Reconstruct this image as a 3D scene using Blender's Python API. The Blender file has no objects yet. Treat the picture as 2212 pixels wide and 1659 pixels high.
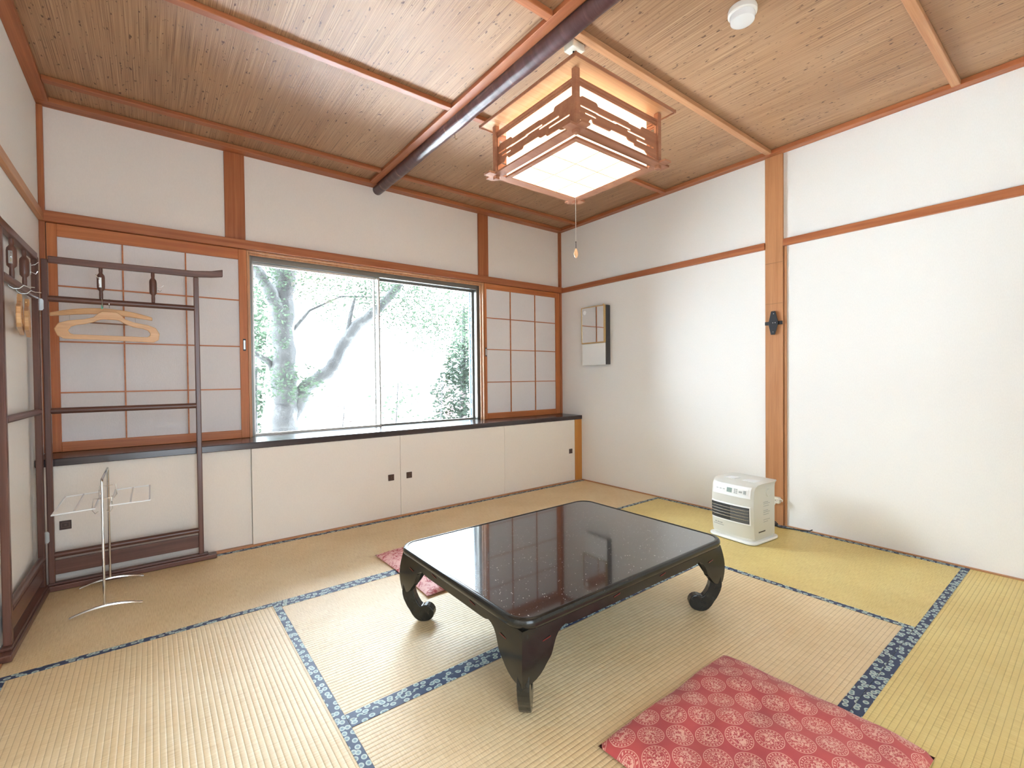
import bpy, bmesh, math, random
from mathutils import Vector, Matrix
random.seed(7)
PI = math.pi
S = bpy.context.scene
COL = S.collection

# ------------------------------------------------------------------ camera
YAW, PITCH, ROLL, F = 0.6582, 0.0152, -0.0102, 1007.7
fw = Vector((math.sin(YAW)*math.cos(PITCH), math.cos(YAW)*math.cos(PITCH), -math.sin(PITCH)))
rt = Vector((math.cos(YAW), -math.sin(YAW), 0))
up = rt.cross(fw)
r2 = math.cos(ROLL)*rt + math.sin(ROLL)*up
u2 = -math.sin(ROLL)*rt + math.cos(ROLL)*up
cam = bpy.data.cameras.new('camera')
cam.sensor_width = 36.0
cam.lens = F/2212*36.0
cam.clip_start = 0.02
camo = bpy.data.objects.new('camera', cam)
M = Matrix((r2, u2, -fw)).transposed().to_4x4()
M.translation = Vector((0, 0, 1.0))
camo.matrix_world = M
COL.objects.link(camo)
S.camera = camo

# ------------------------------------------------------------------ world, exposure, window and added rear gap portals
SKY = 150.0      # bright hazy sky in front of the window, dimmer overcast behind the house
w = bpy.data.worlds.new('world'); S.world = w
w.use_nodes = True
nt = w.node_tree
bg = nt.nodes['Background']
bg.inputs['Color'].default_value = (0.82, 0.97, 1.10, 1)
_tc = nt.nodes.new('ShaderNodeTexCoord'); _sp = nt.nodes.new('ShaderNodeSeparateXYZ'); _mr = nt.nodes.new('ShaderNodeMapRange')
nt.links.new(_tc.outputs['Generated'], _sp.inputs[0]); nt.links.new(_sp.outputs['Y'], _mr.inputs['Value'])
_mr.inputs['From Min'].default_value = -1; _mr.inputs['From Max'].default_value = 1
_cr = nt.nodes.new('ShaderNodeValToRGB'); _cr.color_ramp.interpolation = 'EASE'
_el = _cr.color_ramp.elements
for _p, _v in ((.20, .052), (.36, .052), (.47, .50), (.56, 1.), (.74, 1.), (.85, .36), (.94, .10)):      # by direction y
    _e = _el.new(_p); _e.color = (_v, _v, _v, 1)
_el.remove(_el[0]); _el.remove(_el[-1])
_mu = nt.nodes.new('ShaderNodeMath'); _mu.operation = 'MULTIPLY'; _mu.inputs[1].default_value = SKY
nt.links.new(_mr.outputs[0], _cr.inputs[0]); nt.links.new(_cr.outputs[0], _mu.inputs[0])
nt.links.new(_mu.outputs[0], bg.inputs['Strength'])
S.view_settings.view_transform = 'Standard'
S.view_settings.look = 'None'
S.view_settings.gamma = 1
S.view_settings.exposure = 0.0
S.view_settings.use_curve_mapping = False
S.cycles.max_bounces = 10
S.cycles.diffuse_bounces = 7
S.cycles.glossy_bounces = 4
S.cycles.transparent_max_bounces = 12
S.cycles.sample_clamp_indirect = 40

def portal(name, loc, sx, sy, rot):
    l = bpy.data.lights.new(name, 'AREA'); l.shape = 'RECTANGLE'; l.size = sx; l.size_y = sy
    l.cycles.is_portal = True
    o = bpy.data.objects.new(name, l); o.location = loc; o.rotation_euler = rot
    COL.objects.link(o)
portal('window_portal', (1.42, 3.60, 1.23), 1.84, 1.2, (PI/2, 0, PI))
portal('added_rear_gap_portal', (.30, -0.76, 1.0), .9, 1.9, (PI/2, 0, 0))  # unseen opening added behind the camera for extra daylight

# ------------------------------------------------------------------ materials
def newmat(name):
    m = bpy.data.materials.new(name); m.use_nodes = True
    return m, m.node_tree, m.node_tree.nodes['Principled BSDF']
def N(nt, typ, **kw):
    n = nt.nodes.new(typ)
    for k, v in kw.items():
        if k in n.inputs: n.inputs[k].default_value = v
        else: setattr(n, k, v)
    return n
def mat(name, col, rough=.5, metal=0., spec=.5, coat=0., noise=0., nscale=60, bump=0.):
    m, nt, b = newmat(name)
    b.inputs['Base Color'].default_value = (*col, 1)
    b.inputs['Roughness'].default_value = rough
    b.inputs['Metallic'].default_value = metal
    b.inputs['Specular IOR Level'].default_value = spec
    b.inputs['Coat Weight'].default_value = coat
    b.inputs['Coat Roughness'].default_value = .04
    tc = N(nt, 'ShaderNodeTexCoord'); nz = N(nt, 'ShaderNodeTexNoise', Scale=nscale, Detail=4.)
    nt.links.new(tc.outputs['Object'], nz.inputs['Vector'])
    mx = N(nt, 'ShaderNodeMix', data_type='RGBA', blend_type='MULTIPLY')
    mx.inputs[0].default_value = 1
    rr = N(nt, 'ShaderNodeMapRange'); rr.inputs['To Min'].default_value = 1-noise; rr.inputs['To Max'].default_value = 1+noise*.6
    nt.links.new(nz.outputs['Fac'], rr.inputs['Value'])
    mx.inputs[6].default_value = (*col, 1)
    nt.links.new(rr.outputs[0], mx.inputs[7]); nt.links.new(mx.outputs[2], b.inputs['Base Color'])
    if bump:
        bp = N(nt, 'ShaderNodeBump', Strength=bump, Distance=.002)
        nt.links.new(nz.outputs['Fac'], bp.inputs['Height']); nt.links.new(bp.outputs[0], b.inputs['Normal'])
    return m
def stretch(nt, axis, along, across):
    tc = N(nt, 'ShaderNodeTexCoord'); mp = N(nt, 'ShaderNodeMapping')
    s = [across]*3; s['xyz'.index(axis)] = along
    mp.inputs['Scale'].default_value = s
    nt.links.new(tc.outputs['Object'], mp.inputs['Vector'])
    return mp
def ramp(nt, stops):
    r = N(nt, 'ShaderNodeValToRGB'); e = r.color_ramp.elements
    while len(e) < len(stops): e.new(.5)
    for i, (p, c) in enumerate(stops):
        e[i].position = p; e[i].color = (*c, 1)
    return r
def wood(name, c1, c2, axis, rough=.42, across=26, along=.9, spec=.4):
    m, nt, b = newmat(name)
    mp = stretch(nt, axis, along, across)
    nz = N(nt, 'ShaderNodeTexNoise', Scale=1.4, Detail=6., Roughness=.6, Distortion=.35)
    nt.links.new(mp.outputs[0], nz.inputs['Vector'])
    mp2 = stretch(nt, axis, 3, 160)
    n2 = N(nt, 'ShaderNodeTexNoise', Scale=1.6, Detail=3.)
    nt.links.new(mp2.outputs[0], n2.inputs['Vector'])
    mid = tuple((a+b_)/2 for a, b_ in zip(c1, c2))
    r = ramp(nt, [(.32, c2), (.52, mid), (.72, c1)])
    nt.links.new(nz.outputs['Fac'], r.inputs[0])
    mx = N(nt, 'ShaderNodeMix', data_type='RGBA', blend_type='MULTIPLY'); mx.inputs[0].default_value = .3
    nt.links.new(r.outputs[0], mx.inputs[6])
    rr = ramp(nt, [(.3, (.55, .5, .45)), (.6, (1, 1, 1))])
    nt.links.new(n2.outputs['Fac'], rr.inputs[0]); nt.links.new(rr.outputs[0], mx.inputs[7])
    nt.links.new(mx.outputs[2], b.inputs['Base Color'])
    b.inputs['Roughness'].default_value = rough
    b.inputs['Specular IOR Level'].default_value = spec
    bp = N(nt, 'ShaderNodeBump', Strength=.12, Distance=.001)
    nt.links.new(n2.outputs['Fac'], bp.inputs['Height']); nt.links.new(bp.outputs[0], b.inputs['Normal'])
    return m
CED1, CED2 = (.47, .17, .065), (.30, .085, .028)
WX, WY, WZ = [wood('cedar_'+a, CED1, CED2, a) for a in 'xyz']
LX, LY, LZ = [wood('pale_cedar_'+a, (.60, .32, .16), (.45, .20, .085), a) for a in 'xyz']
SX, SZ = [wood('screen_cedar_'+a, (.60, .215, .07), (.42, .125, .035), a) for a in 'xz']
PZ = wood('post_wood_z', (.56, .27, .125), (.42, .18, .07), 'z', across=14)
DX, DY, DZ = [wood('dark_rosewood_'+a, (.19, .085, .06), (.08, .032, .024), a, rough=.3, spec=.5) for a in 'xyz']
SILL = wood('dark_sill_x', (.075, .045, .045), (.03, .018, .02), 'x', rough=.22, spec=.6)
HGW = wood('hanger_beech', (.74, .46, .24), (.62, .34, .15), 'x', rough=.35)
LAMPW = wood('lamp_wood', (.38, .165, .085), (.26, .10, .05), 'x', rough=.45)

def wallmat(name, col, rough=.9):
    m, nt, b = newmat(name)
    tc = N(nt, 'ShaderNodeTexCoord'); mp = N(nt, 'ShaderNodeMapping'); mp.inputs['Scale'].default_value = (260, 260, 90)
    nt.links.new(tc.outputs['Object'], mp.inputs['Vector'])
    nz = N(nt, 'ShaderNodeTexNoise', Scale=1., Detail=3.)
    nt.links.new(mp.outputs[0], nz.inputs['Vector'])
    r = ramp(nt, [(.3, tuple(c*.965 for c in col)), (.65, col)])
    nt.links.new(nz.outputs['Fac'], r.inputs[0]); nt.links.new(r.outputs[0], b.inputs['Base Color'])
    b.inputs['Roughness'].default_value = rough; b.inputs['Specular IOR Level'].default_value = .2
    bp = N(nt, 'ShaderNodeBump', Strength=.25, Distance=.0015)
    nt.links.new(nz.outputs['Fac'], bp.inputs['Height']); nt.links.new(bp.outputs[0], b.inputs['Normal'])
    return m
WALL = wallmat('wallpaper', (.85, .84, .81))
FUSUMA = wallmat('sliding_door_paper', (.82, .76, .69), .7)
PAPER = wallmat('shoji_paper', (.74, .71, .71))

def ceilmat():
    m, nt, b = newmat('reed_ceiling')
    mp = stretch(nt, 'y', 2.2, 430)
    nz = N(nt, 'ShaderNodeTexNoise', Scale=1., Detail=2., Roughness=.6)
    nt.links.new(mp.outputs[0], nz.inputs['Vector'])
    r = ramp(nt, [(.30, (.16, .075, .038)), (.42, (.345, .19, .10)), (.6, (.47, .285, .155)), (.75, (.59, .40, .245))])
    nt.links.new(nz.outputs['Fac'], r.inputs[0])
    mp3 = stretch(nt, 'y', 30, 75)
    n3 = N(nt, 'ShaderNodeTexNoise', Scale=1., Detail=2.)
    nt.links.new(mp3.outputs[0], n3.inputs['Vector'])
    r3 = ramp(nt, [(.27, (.16, .07, .03)), (.35, (1, 1, 1))])
    nt.links.new(n3.outputs['Fac'], r3.inputs[0])
    mp4 = stretch(nt, 'y', .8, 3); n4 = N(nt, 'ShaderNodeTexNoise', Scale=1., Detail=3.)
    nt.links.new(mp4.outputs[0], n4.inputs['Vector'])
    r4 = ramp(nt, [(.35, (.85, .78, .70)), (.65, (1, 1, 1))]); nt.links.new(n4.outputs['Fac'], r4.inputs[0])
    mx = N(nt, 'ShaderNodeMix', data_type='RGBA', blend_type='MULTIPLY'); mx.inputs[0].default_value = .9
    nt.links.new(r.outputs[0], mx.inputs[6]); nt.links.new(r3.outputs[0], mx.inputs[7])
    my = N(nt, 'ShaderNodeMix', data_type='RGBA', blend_type='MULTIPLY'); my.inputs[0].default_value = 1
    nt.links.new(mx.outputs[2], my.inputs[6]); nt.links.new(r4.outputs[0], my.inputs[7])
    nt.links.new(my.outputs[2], b.inputs['Base Color'])
    b.inputs['Roughness'].default_value = .5; b.inputs['Specular IOR Level'].default_value = .5
    bp = N(nt, 'ShaderNodeBump', Strength=.5, Distance=.002)
    nt.links.new(nz.outputs['Fac'], bp.inputs['Height']); nt.links.new(bp.outputs[0], b.inputs['Normal'])
    return m
CEIL = ceilmat()

def math_n(nt, op, a, b=None, c=None):
    n = N(nt, 'ShaderNodeMath', operation=op)
    for i, v in enumerate((a, b, c)):
        if v is None: continue
        if isinstance(v, (int, float)): n.inputs[i].default_value = v
        else: nt.links.new(v, n.inputs[i])
    return n.outputs[0]

def tatami(name, tint):
    # local x runs along the mat's borders; the ribs are parallel to it
    m, nt, b = newmat(name)
    tc = N(nt, 'ShaderNodeTexCoord'); sp = N(nt, 'ShaderNodeSeparateXYZ')
    nt.links.new(tc.outputs['Object'], sp.inputs[0])
    ph = math_n(nt, 'MULTIPLY', sp.outputs['Y'], 1/.0153)
    fr = math_n(nt, 'FRACT', ph)
    tri = math_n(nt, 'ABSOLUTE', math_n(nt, 'SUBTRACT', fr, .5))      # .5 in the groove, 0 on the rib
    hgt = math_n(nt, 'SUBTRACT', 1., math_n(nt, 'POWER', math_n(nt, 'MULTIPLY', tri, 2.), 3.))
    mp = stretch(nt, 'x', 420, 22); nz = N(nt, 'ShaderNodeTexNoise', Scale=1., Detail=2.)
    nt.links.new(mp.outputs[0], nz.inputs['Vector'])
    n2 = N(nt, 'ShaderNodeTexNoise', Scale=3.2, Detail=4.); nt.links.new(tc.outputs['Object'], n2.inputs['Vector'])
    base = ramp(nt, [(.28, tuple(t*c for t, c in zip(tint, (.66, .49, .265)))), (.5, tuple(t*c for t, c in zip(tint, (.78, .61, .36)))), (.72, tuple(t*c for t, c in zip(tint, (.84, .69, .44))))])
    nt.links.new(nz.outputs['Fac'], base.inputs[0])
    gr = ramp(nt, [(0., (.50, .42, .32)), (.45, (1, 1, 1))]); nt.links.new(hgt, gr.inputs[0])
    mx = N(nt, 'ShaderNodeMix', data_type='RGBA', blend_type='MULTIPLY'); mx.inputs[0].default_value = .75
    nt.links.new(base.outputs[0], mx.inputs[6]); nt.links.new(gr.outputs[0], mx.inputs[7])
    bl = ramp(nt, [(.35, (.92, .88, .80)), (.65, (1, 1, 1))]); nt.links.new(n2.outputs['Fac'], bl.inputs[0])
    my = N(nt, 'ShaderNodeMix', data_type='RGBA', blend_type='MULTIPLY'); my.inputs[0].default_value = 1.
    nt.links.new(mx.outputs[2], my.inputs[6]); nt.links.new(bl.outputs[0], my.inputs[7])
    nt.links.new(my.outputs[2], b.inputs['Base Color'])
    b.inputs['Roughness'].default_value = .5; b.inputs['Specular IOR Level'].default_value = 1.
    add = math_n(nt, 'ADD', hgt, math_n(nt, 'MULTIPLY', nz.outputs['Fac'], .35))
    bp = N(nt, 'ShaderNodeBump', Strength=.55, Distance=.0016)
    nt.links.new(add, bp.inputs['Height']); nt.links.new(bp.outputs[0], b.inputs['Normal'])
    return m
TAT = tatami('tatami_rush', (1, 1, 1)); TAT2 = tatami('tatami_rush_greener', (.97, .98, .60))

def bordermat():
    m, nt, b = newmat('tatami_border_cloth')
    tc = N(nt, 'ShaderNodeTexCoord'); mp = N(nt, 'ShaderNodeMapping')
    mp.inputs['Scale'].default_value = (38, 46, 46)
    nt.links.new(tc.outputs['Object'], mp.inputs['Vector'])
    v = N(nt, 'ShaderNodeTexVoronoi', Scale=1., Randomness=.8, voronoi_dimensions='2D')
    nt.links.new(mp.outputs[0], v.inputs['Vector'])
    navy = (.016, .035, .10); pale = (.50, .60, .56)
    r = ramp(nt, [(0., (.26, .36, .36)), (.10, (.12, .2, .28)), (.17, (.30, .40, .40)), (.27, pale), (.34, pale), (.38, navy)])
    nt.links.new(v.outputs['Distance'], r.inputs[0]); nt.links.new(r.outputs[0], b.inputs['Base Color'])
    b.inputs['Roughness'].default_value = .5
    return m
BORDER = bordermat()

def cushmat():
    m, nt, b = newmat('medallion_cotton')
    tc = N(nt, 'ShaderNodeTexCoord'); sp = N(nt, 'ShaderNodeSeparateXYZ')
    nt.links.new(tc.outputs['Object'], sp.inputs[0])
    PX, PY = .105, .0525
    def lattice(ox, oy):
        fx = math_n(nt, 'SUBTRACT', math_n(nt, 'FRACT', math_n(nt, 'ADD', math_n(nt, 'MULTIPLY', sp.outputs['X'], 1/PX), 20+ox)), .5)
        fy = math_n(nt, 'SUBTRACT', math_n(nt, 'FRACT', math_n(nt, 'ADD', math_n(nt, 'MULTIPLY', sp.outputs['Y'], 1/(2*PY)), 20+oy)), .5)
        x = math_n(nt, 'MULTIPLY', fx, PX); y = math_n(nt, 'MULTIPLY', fy, 2*PY)
        d = math_n(nt, 'SQRT', math_n(nt, 'ADD', math_n(nt, 'MULTIPLY', x, x), math_n(nt, 'MULTIPLY', y, y)))
        return d, math_n(nt, 'ARCTAN2', y, x)
    d1, a1 = lattice(.13, .21); d2, a2 = lattice(.63, .71)
    sel = math_n(nt, 'LESS_THAN', d1, d2)
    d = math_n(nt, 'MINIMUM', d1, d2)
    a = math_n(nt, 'ADD', math_n(nt, 'MULTIPLY', a1, sel), math_n(nt, 'MULTIPLY', a2, math_n(nt, 'SUBTRACT', 1., sel)))
    R = .0335
    def ring(r0, wd): return math_n(nt, 'LESS_THAN', math_n(nt, 'ABSOLUTE', math_n(nt, 'SUBTRACT', d, r0)), wd)
    outer = ring(R, .0009); inner = ring(.0235, .0006)
    dots = math_n(nt, 'MULTIPLY', ring(.0287, .0022), math_n(nt, 'GREATER_THAN', math_n(nt, 'SINE', math_n(nt, 'MULTIPLY', a, 22.)), .15))
    nz = N(nt, 'ShaderNodeTexNoise', Scale=150., Detail=1., Distortion=1.2)
    nt.links.new(tc.outputs['Object'], nz.inputs['Vector'])
    core = math_n(nt, 'MULTIPLY', math_n(nt, 'LESS_THAN', d, .0215), math_n(nt, 'GREATER_THAN', nz.outputs['Fac'], .49))
    fac = math_n(nt, 'MINIMUM', 1., math_n(nt, 'ADD', math_n(nt, 'ADD', outer, inner), math_n(nt, 'ADD', dots, core)))
    n2 = N(nt, 'ShaderNodeTexNoise', Scale=9., Detail=3.); nt.links.new(tc.outputs['Object'], n2.inputs['Vector'])
    red = ramp(nt, [(.35, (.40, .05, .055)), (.65, (.50, .075, .07))]); nt.links.new(n2.outputs['Fac'], red.inputs[0])
    mx = N(nt, 'ShaderNodeMix', data_type='RGBA')
    nt.links.new(math_n(nt, 'MULTIPLY', fac, .85), mx.inputs[0]); nt.links.new(red.outputs[0], mx.inputs[6]); mx.inputs[7].default_value = (.74, .42, .33, 1)
    nt.links.new(mx.outputs[2], b.inputs['Base Color'])
    b.inputs['Roughness'].default_value = .75; b.inputs['Sheen Weight'].default_value = .15
    n3 = N(nt, 'ShaderNodeTexNoise', Scale=7., Detail=3.); nt.links.new(tc.outputs['Object'], n3.inputs['Vector'])
    bp = N(nt, 'ShaderNodeBump', Strength=.5, Distance=.01)
    nt.links.new(n3.outputs['Fac'], bp.inputs['Height']); nt.links.new(bp.outputs[0], b.inputs['Normal'])
    return m
CUSH = cushmat()

def veinmat():
    m, nt, b = newmat('branch_print_cotton')
    tc = N(nt, 'ShaderNodeTexCoord')
    nz = N(nt, 'ShaderNodeTexNoise', Scale=14., Detail=3., Distortion=.8); nt.links.new(tc.outputs['Object'], nz.inputs['Vector'])
    line = math_n(nt, 'LESS_THAN', math_n(nt, 'ABSOLUTE', math_n(nt, 'SUBTRACT', nz.outputs['Fac'], .5)), .02)
    n2 = N(nt, 'ShaderNodeTexNoise', Scale=70., Detail=1.); nt.links.new(tc.outputs['Object'], n2.inputs['Vector'])
    dark = math_n(nt, 'MULTIPLY', math_n(nt, 'GREATER_THAN', n2.outputs['Fac'], .56), .5)
    f = math_n(nt, 'MINIMUM', 1., math_n(nt, 'ADD', line, dark))
    mx = N(nt, 'ShaderNodeMix', data_type='RGBA'); nt.links.new(f, mx.inputs[0])
    mx.inputs[6].default_value = (.72, .38, .35, 1); mx.inputs[7].default_value = (.45, .07, .08, 1)
    nt.links.new(mx.outputs[2], b.inputs['Base Color']); b.inputs['Roughness'].default_value = .6
    return m
CUSH2 = veinmat()

def lacquer(name, speck):
    m, nt, b = newmat(name)
    b.inputs['Base Color'].default_value = (.012, .012, .014, 1)
    b.inputs['Roughness'].default_value = .13 if speck else .2
    b.inputs['Specular IOR Level'].default_value = .5
    tc = N(nt, 'ShaderNodeTexCoord')
    if speck:
        mx = N(nt, 'ShaderNodeMix', data_type='RGBA')
        v = N(nt, 'ShaderNodeTexVoronoi', Scale=125., Randomness=1.); nt.links.new(tc.outputs['Object'], v.inputs['Vector'])
        n2 = N(nt, 'ShaderNodeTexNoise', Scale=5., Detail=2.); nt.links.new(tc.outputs['Object'], n2.inputs['Vector'])
        sp_ = N(nt, 'ShaderNodeSeparateColor'); nt.links.new(v.outputs['Color'], sp_.inputs[0])
        lim = math_n(nt, 'MULTIPLY', math_n(nt, 'MULTIPLY', sp_.outputs[0], sp_.outputs[0]), .20)
        f = math_n(nt, 'MULTIPLY', math_n(nt, 'LESS_THAN', v.outputs['Distance'], lim), math_n(nt, 'GREATER_THAN', n2.outputs['Fac'], .33))
        nt.links.new(f, mx.inputs[0]); mx.inputs[6].default_value = (.014, .014, .017, 1); mx.inputs[7].default_value = (.9, .88, .85, 1)
        nt.links.new(mx.outputs[2], b.inputs['Base Color'])
        b.inputs['Coat Weight'].default_value = 1.; b.inputs['Coat IOR'].default_value = 1.9;  b.inputs['Coat Roughness'].default_value = .05
    else:
        n2 = N(nt, 'ShaderNodeTexNoise', Scale=30., Detail=2.); nt.links.new(tc.outputs['Object'], n2.inputs['Vector'])
        r = ramp(nt, [(.3, (.010, .010, .009)), (.7, (.022, .02, .016))]); nt.links.new(n2.outputs['Fac'], r.inputs[0]); nt.links.new(r.outputs[0], b.inputs['Base Color'])
    return m
LACQ, LACQTOP = lacquer('black_lacquer', False), lacquer('speckled_black_lacquer', True)
REDL = mat('red_lacquer_dash', (.13, .012, .008), .5)

def logmat():
    m, nt, b = newmat('cherry_bark')
    mp = stretch(nt, 'y', 26, 3); nz = N(nt, 'ShaderNodeTexNoise', Scale=1., Detail=4., Roughness=.65)
    nt.links.new(mp.outputs[0], nz.inputs['Vector'])
    r = ramp(nt, [(.3, (.055, .022, .022)), (.56, (.115, .055, .055)), (.63, (.14, .07, .065)), (.67, (.36, .22, .16)), (.74, (.15, .08, .07))])
    nt.links.new(nz.outputs['Fac'], r.inputs[0]); nt.links.new(r.outputs[0], b.inputs['Base Color'])
    b.inputs['Roughness'].default_value = .3; b.inputs['Specular IOR Level'].default_value = .6
    bp = N(nt, 'ShaderNodeBump', Strength=.4, Distance=.002)
    nt.links.new(nz.outputs['Fac'], bp.inputs['Height']); nt.links.new(bp.outputs[0], b.inputs['Normal'])
    return m
LOG = logmat()

def emis(name, col, st):
    m, nt, b = newmat(name)
    b.inputs['Base Color'].default_value = (.8, .75, .7, 1)
    b.inputs['Emission Color'].default_value = (*col, 1); b.inputs['Emission Strength'].default_value = st
    return m
LAMPP = emis('lit_lamp_paper', (1.0, .76, .50), 3.0)

def glassmat():
    m, nt, b = newmat('window_glass')
    nt.nodes.remove(b)
    tr = N(nt, 'ShaderNodeBsdfTransparent'); gl = N(nt, 'ShaderNodeBsdfGlossy', Roughness=.0)
    fr = N(nt, 'ShaderNodeFresnel', IOR=1.45); mx = N(nt, 'ShaderNodeMixShader')
    nt.links.new(fr.outputs[0], mx.inputs[0]); nt.links.new(tr.outputs[0], mx.inputs[1]); nt.links.new(gl.outputs[0], mx.inputs[2])
    nt.links.new(mx.outputs[0], nt.nodes['Material Output'].inputs['Surface'])
    return m
GLASS = glassmat()
ALU = mat('bronze_aluminium', (.20, .19, .17), .35, metal=.6)
ALUL = mat('pale_aluminium', (.55, .53, .50), .3, metal=.5)
MESHB = mat('insect_screen_blue', (.16, .24, .34), .6)
CHROME = mat('chrome', (.78, .78, .78), .12, metal=1)
WCOAT = mat('white_coated_wire', (.86, .86, .86), .35)
STEEL = mat('steel', (.55, .55, .53), .3, metal=1)
BLACK = mat('matt_black', (.02, .022, .026), .4)
CORD = mat('black_cord', (.012, .012, .014), .5)
WPLAST = mat('white_plastic', (.82, .80, .76), .35)
OFFW = mat('cream_plastic', (.78, .74, .62), .4)
PULL = mat('dark_pull', (.07, .035, .025), .4, noise=.6, nscale=300)
GOLD = mat('gold_frame', (.72, .52, .25), .25, metal=.9)
MIRROR = mat('mirror_silver', (.86, .87, .88), .02, metal=1)
HBODY = mat('heater_champagne', (.66, .66, .60), .32, metal=.15)
HWHITE = mat('heater_white', (.86, .87, .86), .25)
HDARK = mat('heater_grille_dark', (.035, .035, .035), .4)
HLOUV = mat('heater_louvre', (.22, .22, .22), .25, metal=.8)
LCD = mat('heater_display', (.28, .36, .32), .2)
GREY = mat('grey_print', (.36, .38, .36), .5)
BALL = mat('wood_bead', (.72, .42, .22), .4)
GREENTAG = mat('green_tag', (.10, .45, .30), .5)
def barkmat():
    m, nt, b = newmat('tree_bark')
    tc = N(nt, 'ShaderNodeTexCoord'); nz = N(nt, 'ShaderNodeTexNoise', Scale=9., Detail=6., Roughness=.7); nt.links.new(tc.outputs['Object'], nz.inputs['Vector'])
    r = ramp(nt, [(.35, (.008, .008, .008)), (.52, (.0145, .014, .0135)), (.68, (.040, .041, .039))]); nt.links.new(nz.outputs['Fac'], r.inputs[0]); nt.links.new(r.outputs[0], b.inputs['Base Color'])
    b.inputs['Roughness'].default_value = .9
    bp = N(nt, 'ShaderNodeBump', Strength=1., Distance=.03)
    nt.links.new(nz.outputs['Fac'], bp.inputs['Height']); nt.links.new(bp.outputs[0], b.inputs['Normal'])
    return m
BARK = barkmat()
def leafmat(name, c):
    m, nt, b = newmat(name)
    nt.nodes.remove(b)
    tc = N(nt, 'ShaderNodeTexCoord'); nz = N(nt, 'ShaderNodeTexNoise', Scale=2.5, Detail=3.); nt.links.new(tc.outputs['Object'], nz.inputs['Vector'])
    r = ramp(nt, [(.35, tuple(x*.7 for x in c)), (.65, tuple(min(1, x*1.25) for x in c))]); nt.links.new(nz.outputs['Fac'], r.inputs[0])
    d = N(nt, 'ShaderNodeBsdfDiffuse'); t = N(nt, 'ShaderNodeBsdfTranslucent'); mx = N(nt, 'ShaderNodeMixShader'); mx.inputs[0].default_value = .45
    nt.links.new(r.outputs[0], d.inputs[0]); nt.links.new(r.outputs[0], t.inputs[0])
    nt.links.new(d.outputs[0], mx.inputs[1]); nt.links.new(t.outputs[0], mx.inputs[2])
    nt.links.new(mx.outputs[0], nt.nodes['Material Output'].inputs['Surface'])
    return m
LEAF1 = leafmat('pale_green_leaves', (.026, .037, .024)); LEAF2 = leafmat('mid_green_leaves', (.021, .030, .020)); LEAF3 = leafmat('dark_leaves', (.018, .025, .018))
LEAF4 = leafmat('reddish_leaves', (.06, .045, .043))
GRAVEL = mat('pale_gravel', (.70, .70, .68), .9, noise=.12, nscale=4)

# ------------------------------------------------------------------ mesh helpers
class Mesh:
    def __init__(s): s.v = []; s.f = []
    def add(s, vs, fs):
        o = len(s.v); s.v += [Vector(p) for p in vs]; s.f += [tuple(i+o for i in f) for f in fs]; return s
    def box(s, x0, x1, y0, y1, z0, z1):
        return s.add([(x, y, z) for z in (z0, z1) for y in (y0, y1) for x in (x0, x1)],
                     [(0, 2, 3, 1), (4, 5, 7, 6), (0, 1, 5, 4), (2, 6, 7, 3), (0, 4, 6, 2), (1, 3, 7, 5)])
    def prism(s, pts, t0, t1, fn):
        """pts outline (a,b); fn(a,b,t)->xyz"""
        n = len(pts)
        return s.add([fn(a, b, t0) for a, b in pts]+[fn(a, b, t1) for a, b in pts],
                     [tuple(range(n))[::-1], tuple(range(n, 2*n))]+[(i, (i+1) % n, n+(i+1) % n, n+i) for i in range(n)])
    def tube(s, pts, r, n=10, closed=False):
        pts = [Vector(p) for p in pts]; k = len(pts)
        rs = r if isinstance(r, (list, tuple)) else [r]*k
        vs = []; prev = None
        for i, p in enumerate(pts):
            a = pts[(i-1) % k] if (closed or i > 0) else p
            b = pts[(i+1) % k] if (closed or i < k-1) else p
            t = (b-a).normalized()
            if prev is None:
                x = t.orthogonal().normalized()
            else:
                x = (prev-t*prev.dot(t))
                x = x.normalized() if x.length > 1e-6 else t.orthogonal().normalized()
            prev = x; y = t.cross(x)
            for j in range(n):
                an = 2*PI*j/n; vs.append(p+(x*math.cos(an)+y*math.sin(an))*rs[i])
        fs = []
        for i in range(k if closed else k-1):
            for j in range(n):
                a = i*n+j; b = i*n+(j+1) % n; c = ((i+1) % k)*n+(j+1) % n; d = ((i+1) % k)*n+j
                fs.append((a, b, c, d))
        if not closed: fs += [tuple(range(n))[::-1], tuple(range((k-1)*n, k*n))]
        return s.add(vs, fs)
    def lathe(s, prof, c, n=24, axis='z'):
        vs = []; k = len(prof)
        for r, h in prof:
            for j in range(n):
                a = 2*PI*j/n
                if axis == 'z': vs.append((c[0]+r*math.cos(a), c[1]+r*math.sin(a), c[2]+h))
                elif axis == 'x': vs.append((c[0]+h, c[1]+r*math.cos(a), c[2]+r*math.sin(a)))
                else: vs.append((c[0]+r*math.cos(a), c[1]+h, c[2]+r*math.sin(a)))
        fs = [(i*n+j, i*n+(j+1) % n, (i+1)*n+(j+1) % n, (i+1)*n+j) for i in range(k-1) for j in range(n)]
        fs += [tuple(range(n))[::-1], tuple(range((k-1)*n, k*n))]
        return s.add(vs, fs)
    def grid(s, nx, ny, fn):
        vs = [fn(i/nx, j/ny) for j in range(ny+1) for i in range(nx+1)]
        return s.add(vs, [(j*(nx+1)+i, j*(nx+1)+i+1, (j+1)*(nx+1)+i+1, (j+1)*(nx+1)+i) for j in range(ny) for i in range(nx)])
ORG = {}
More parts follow.
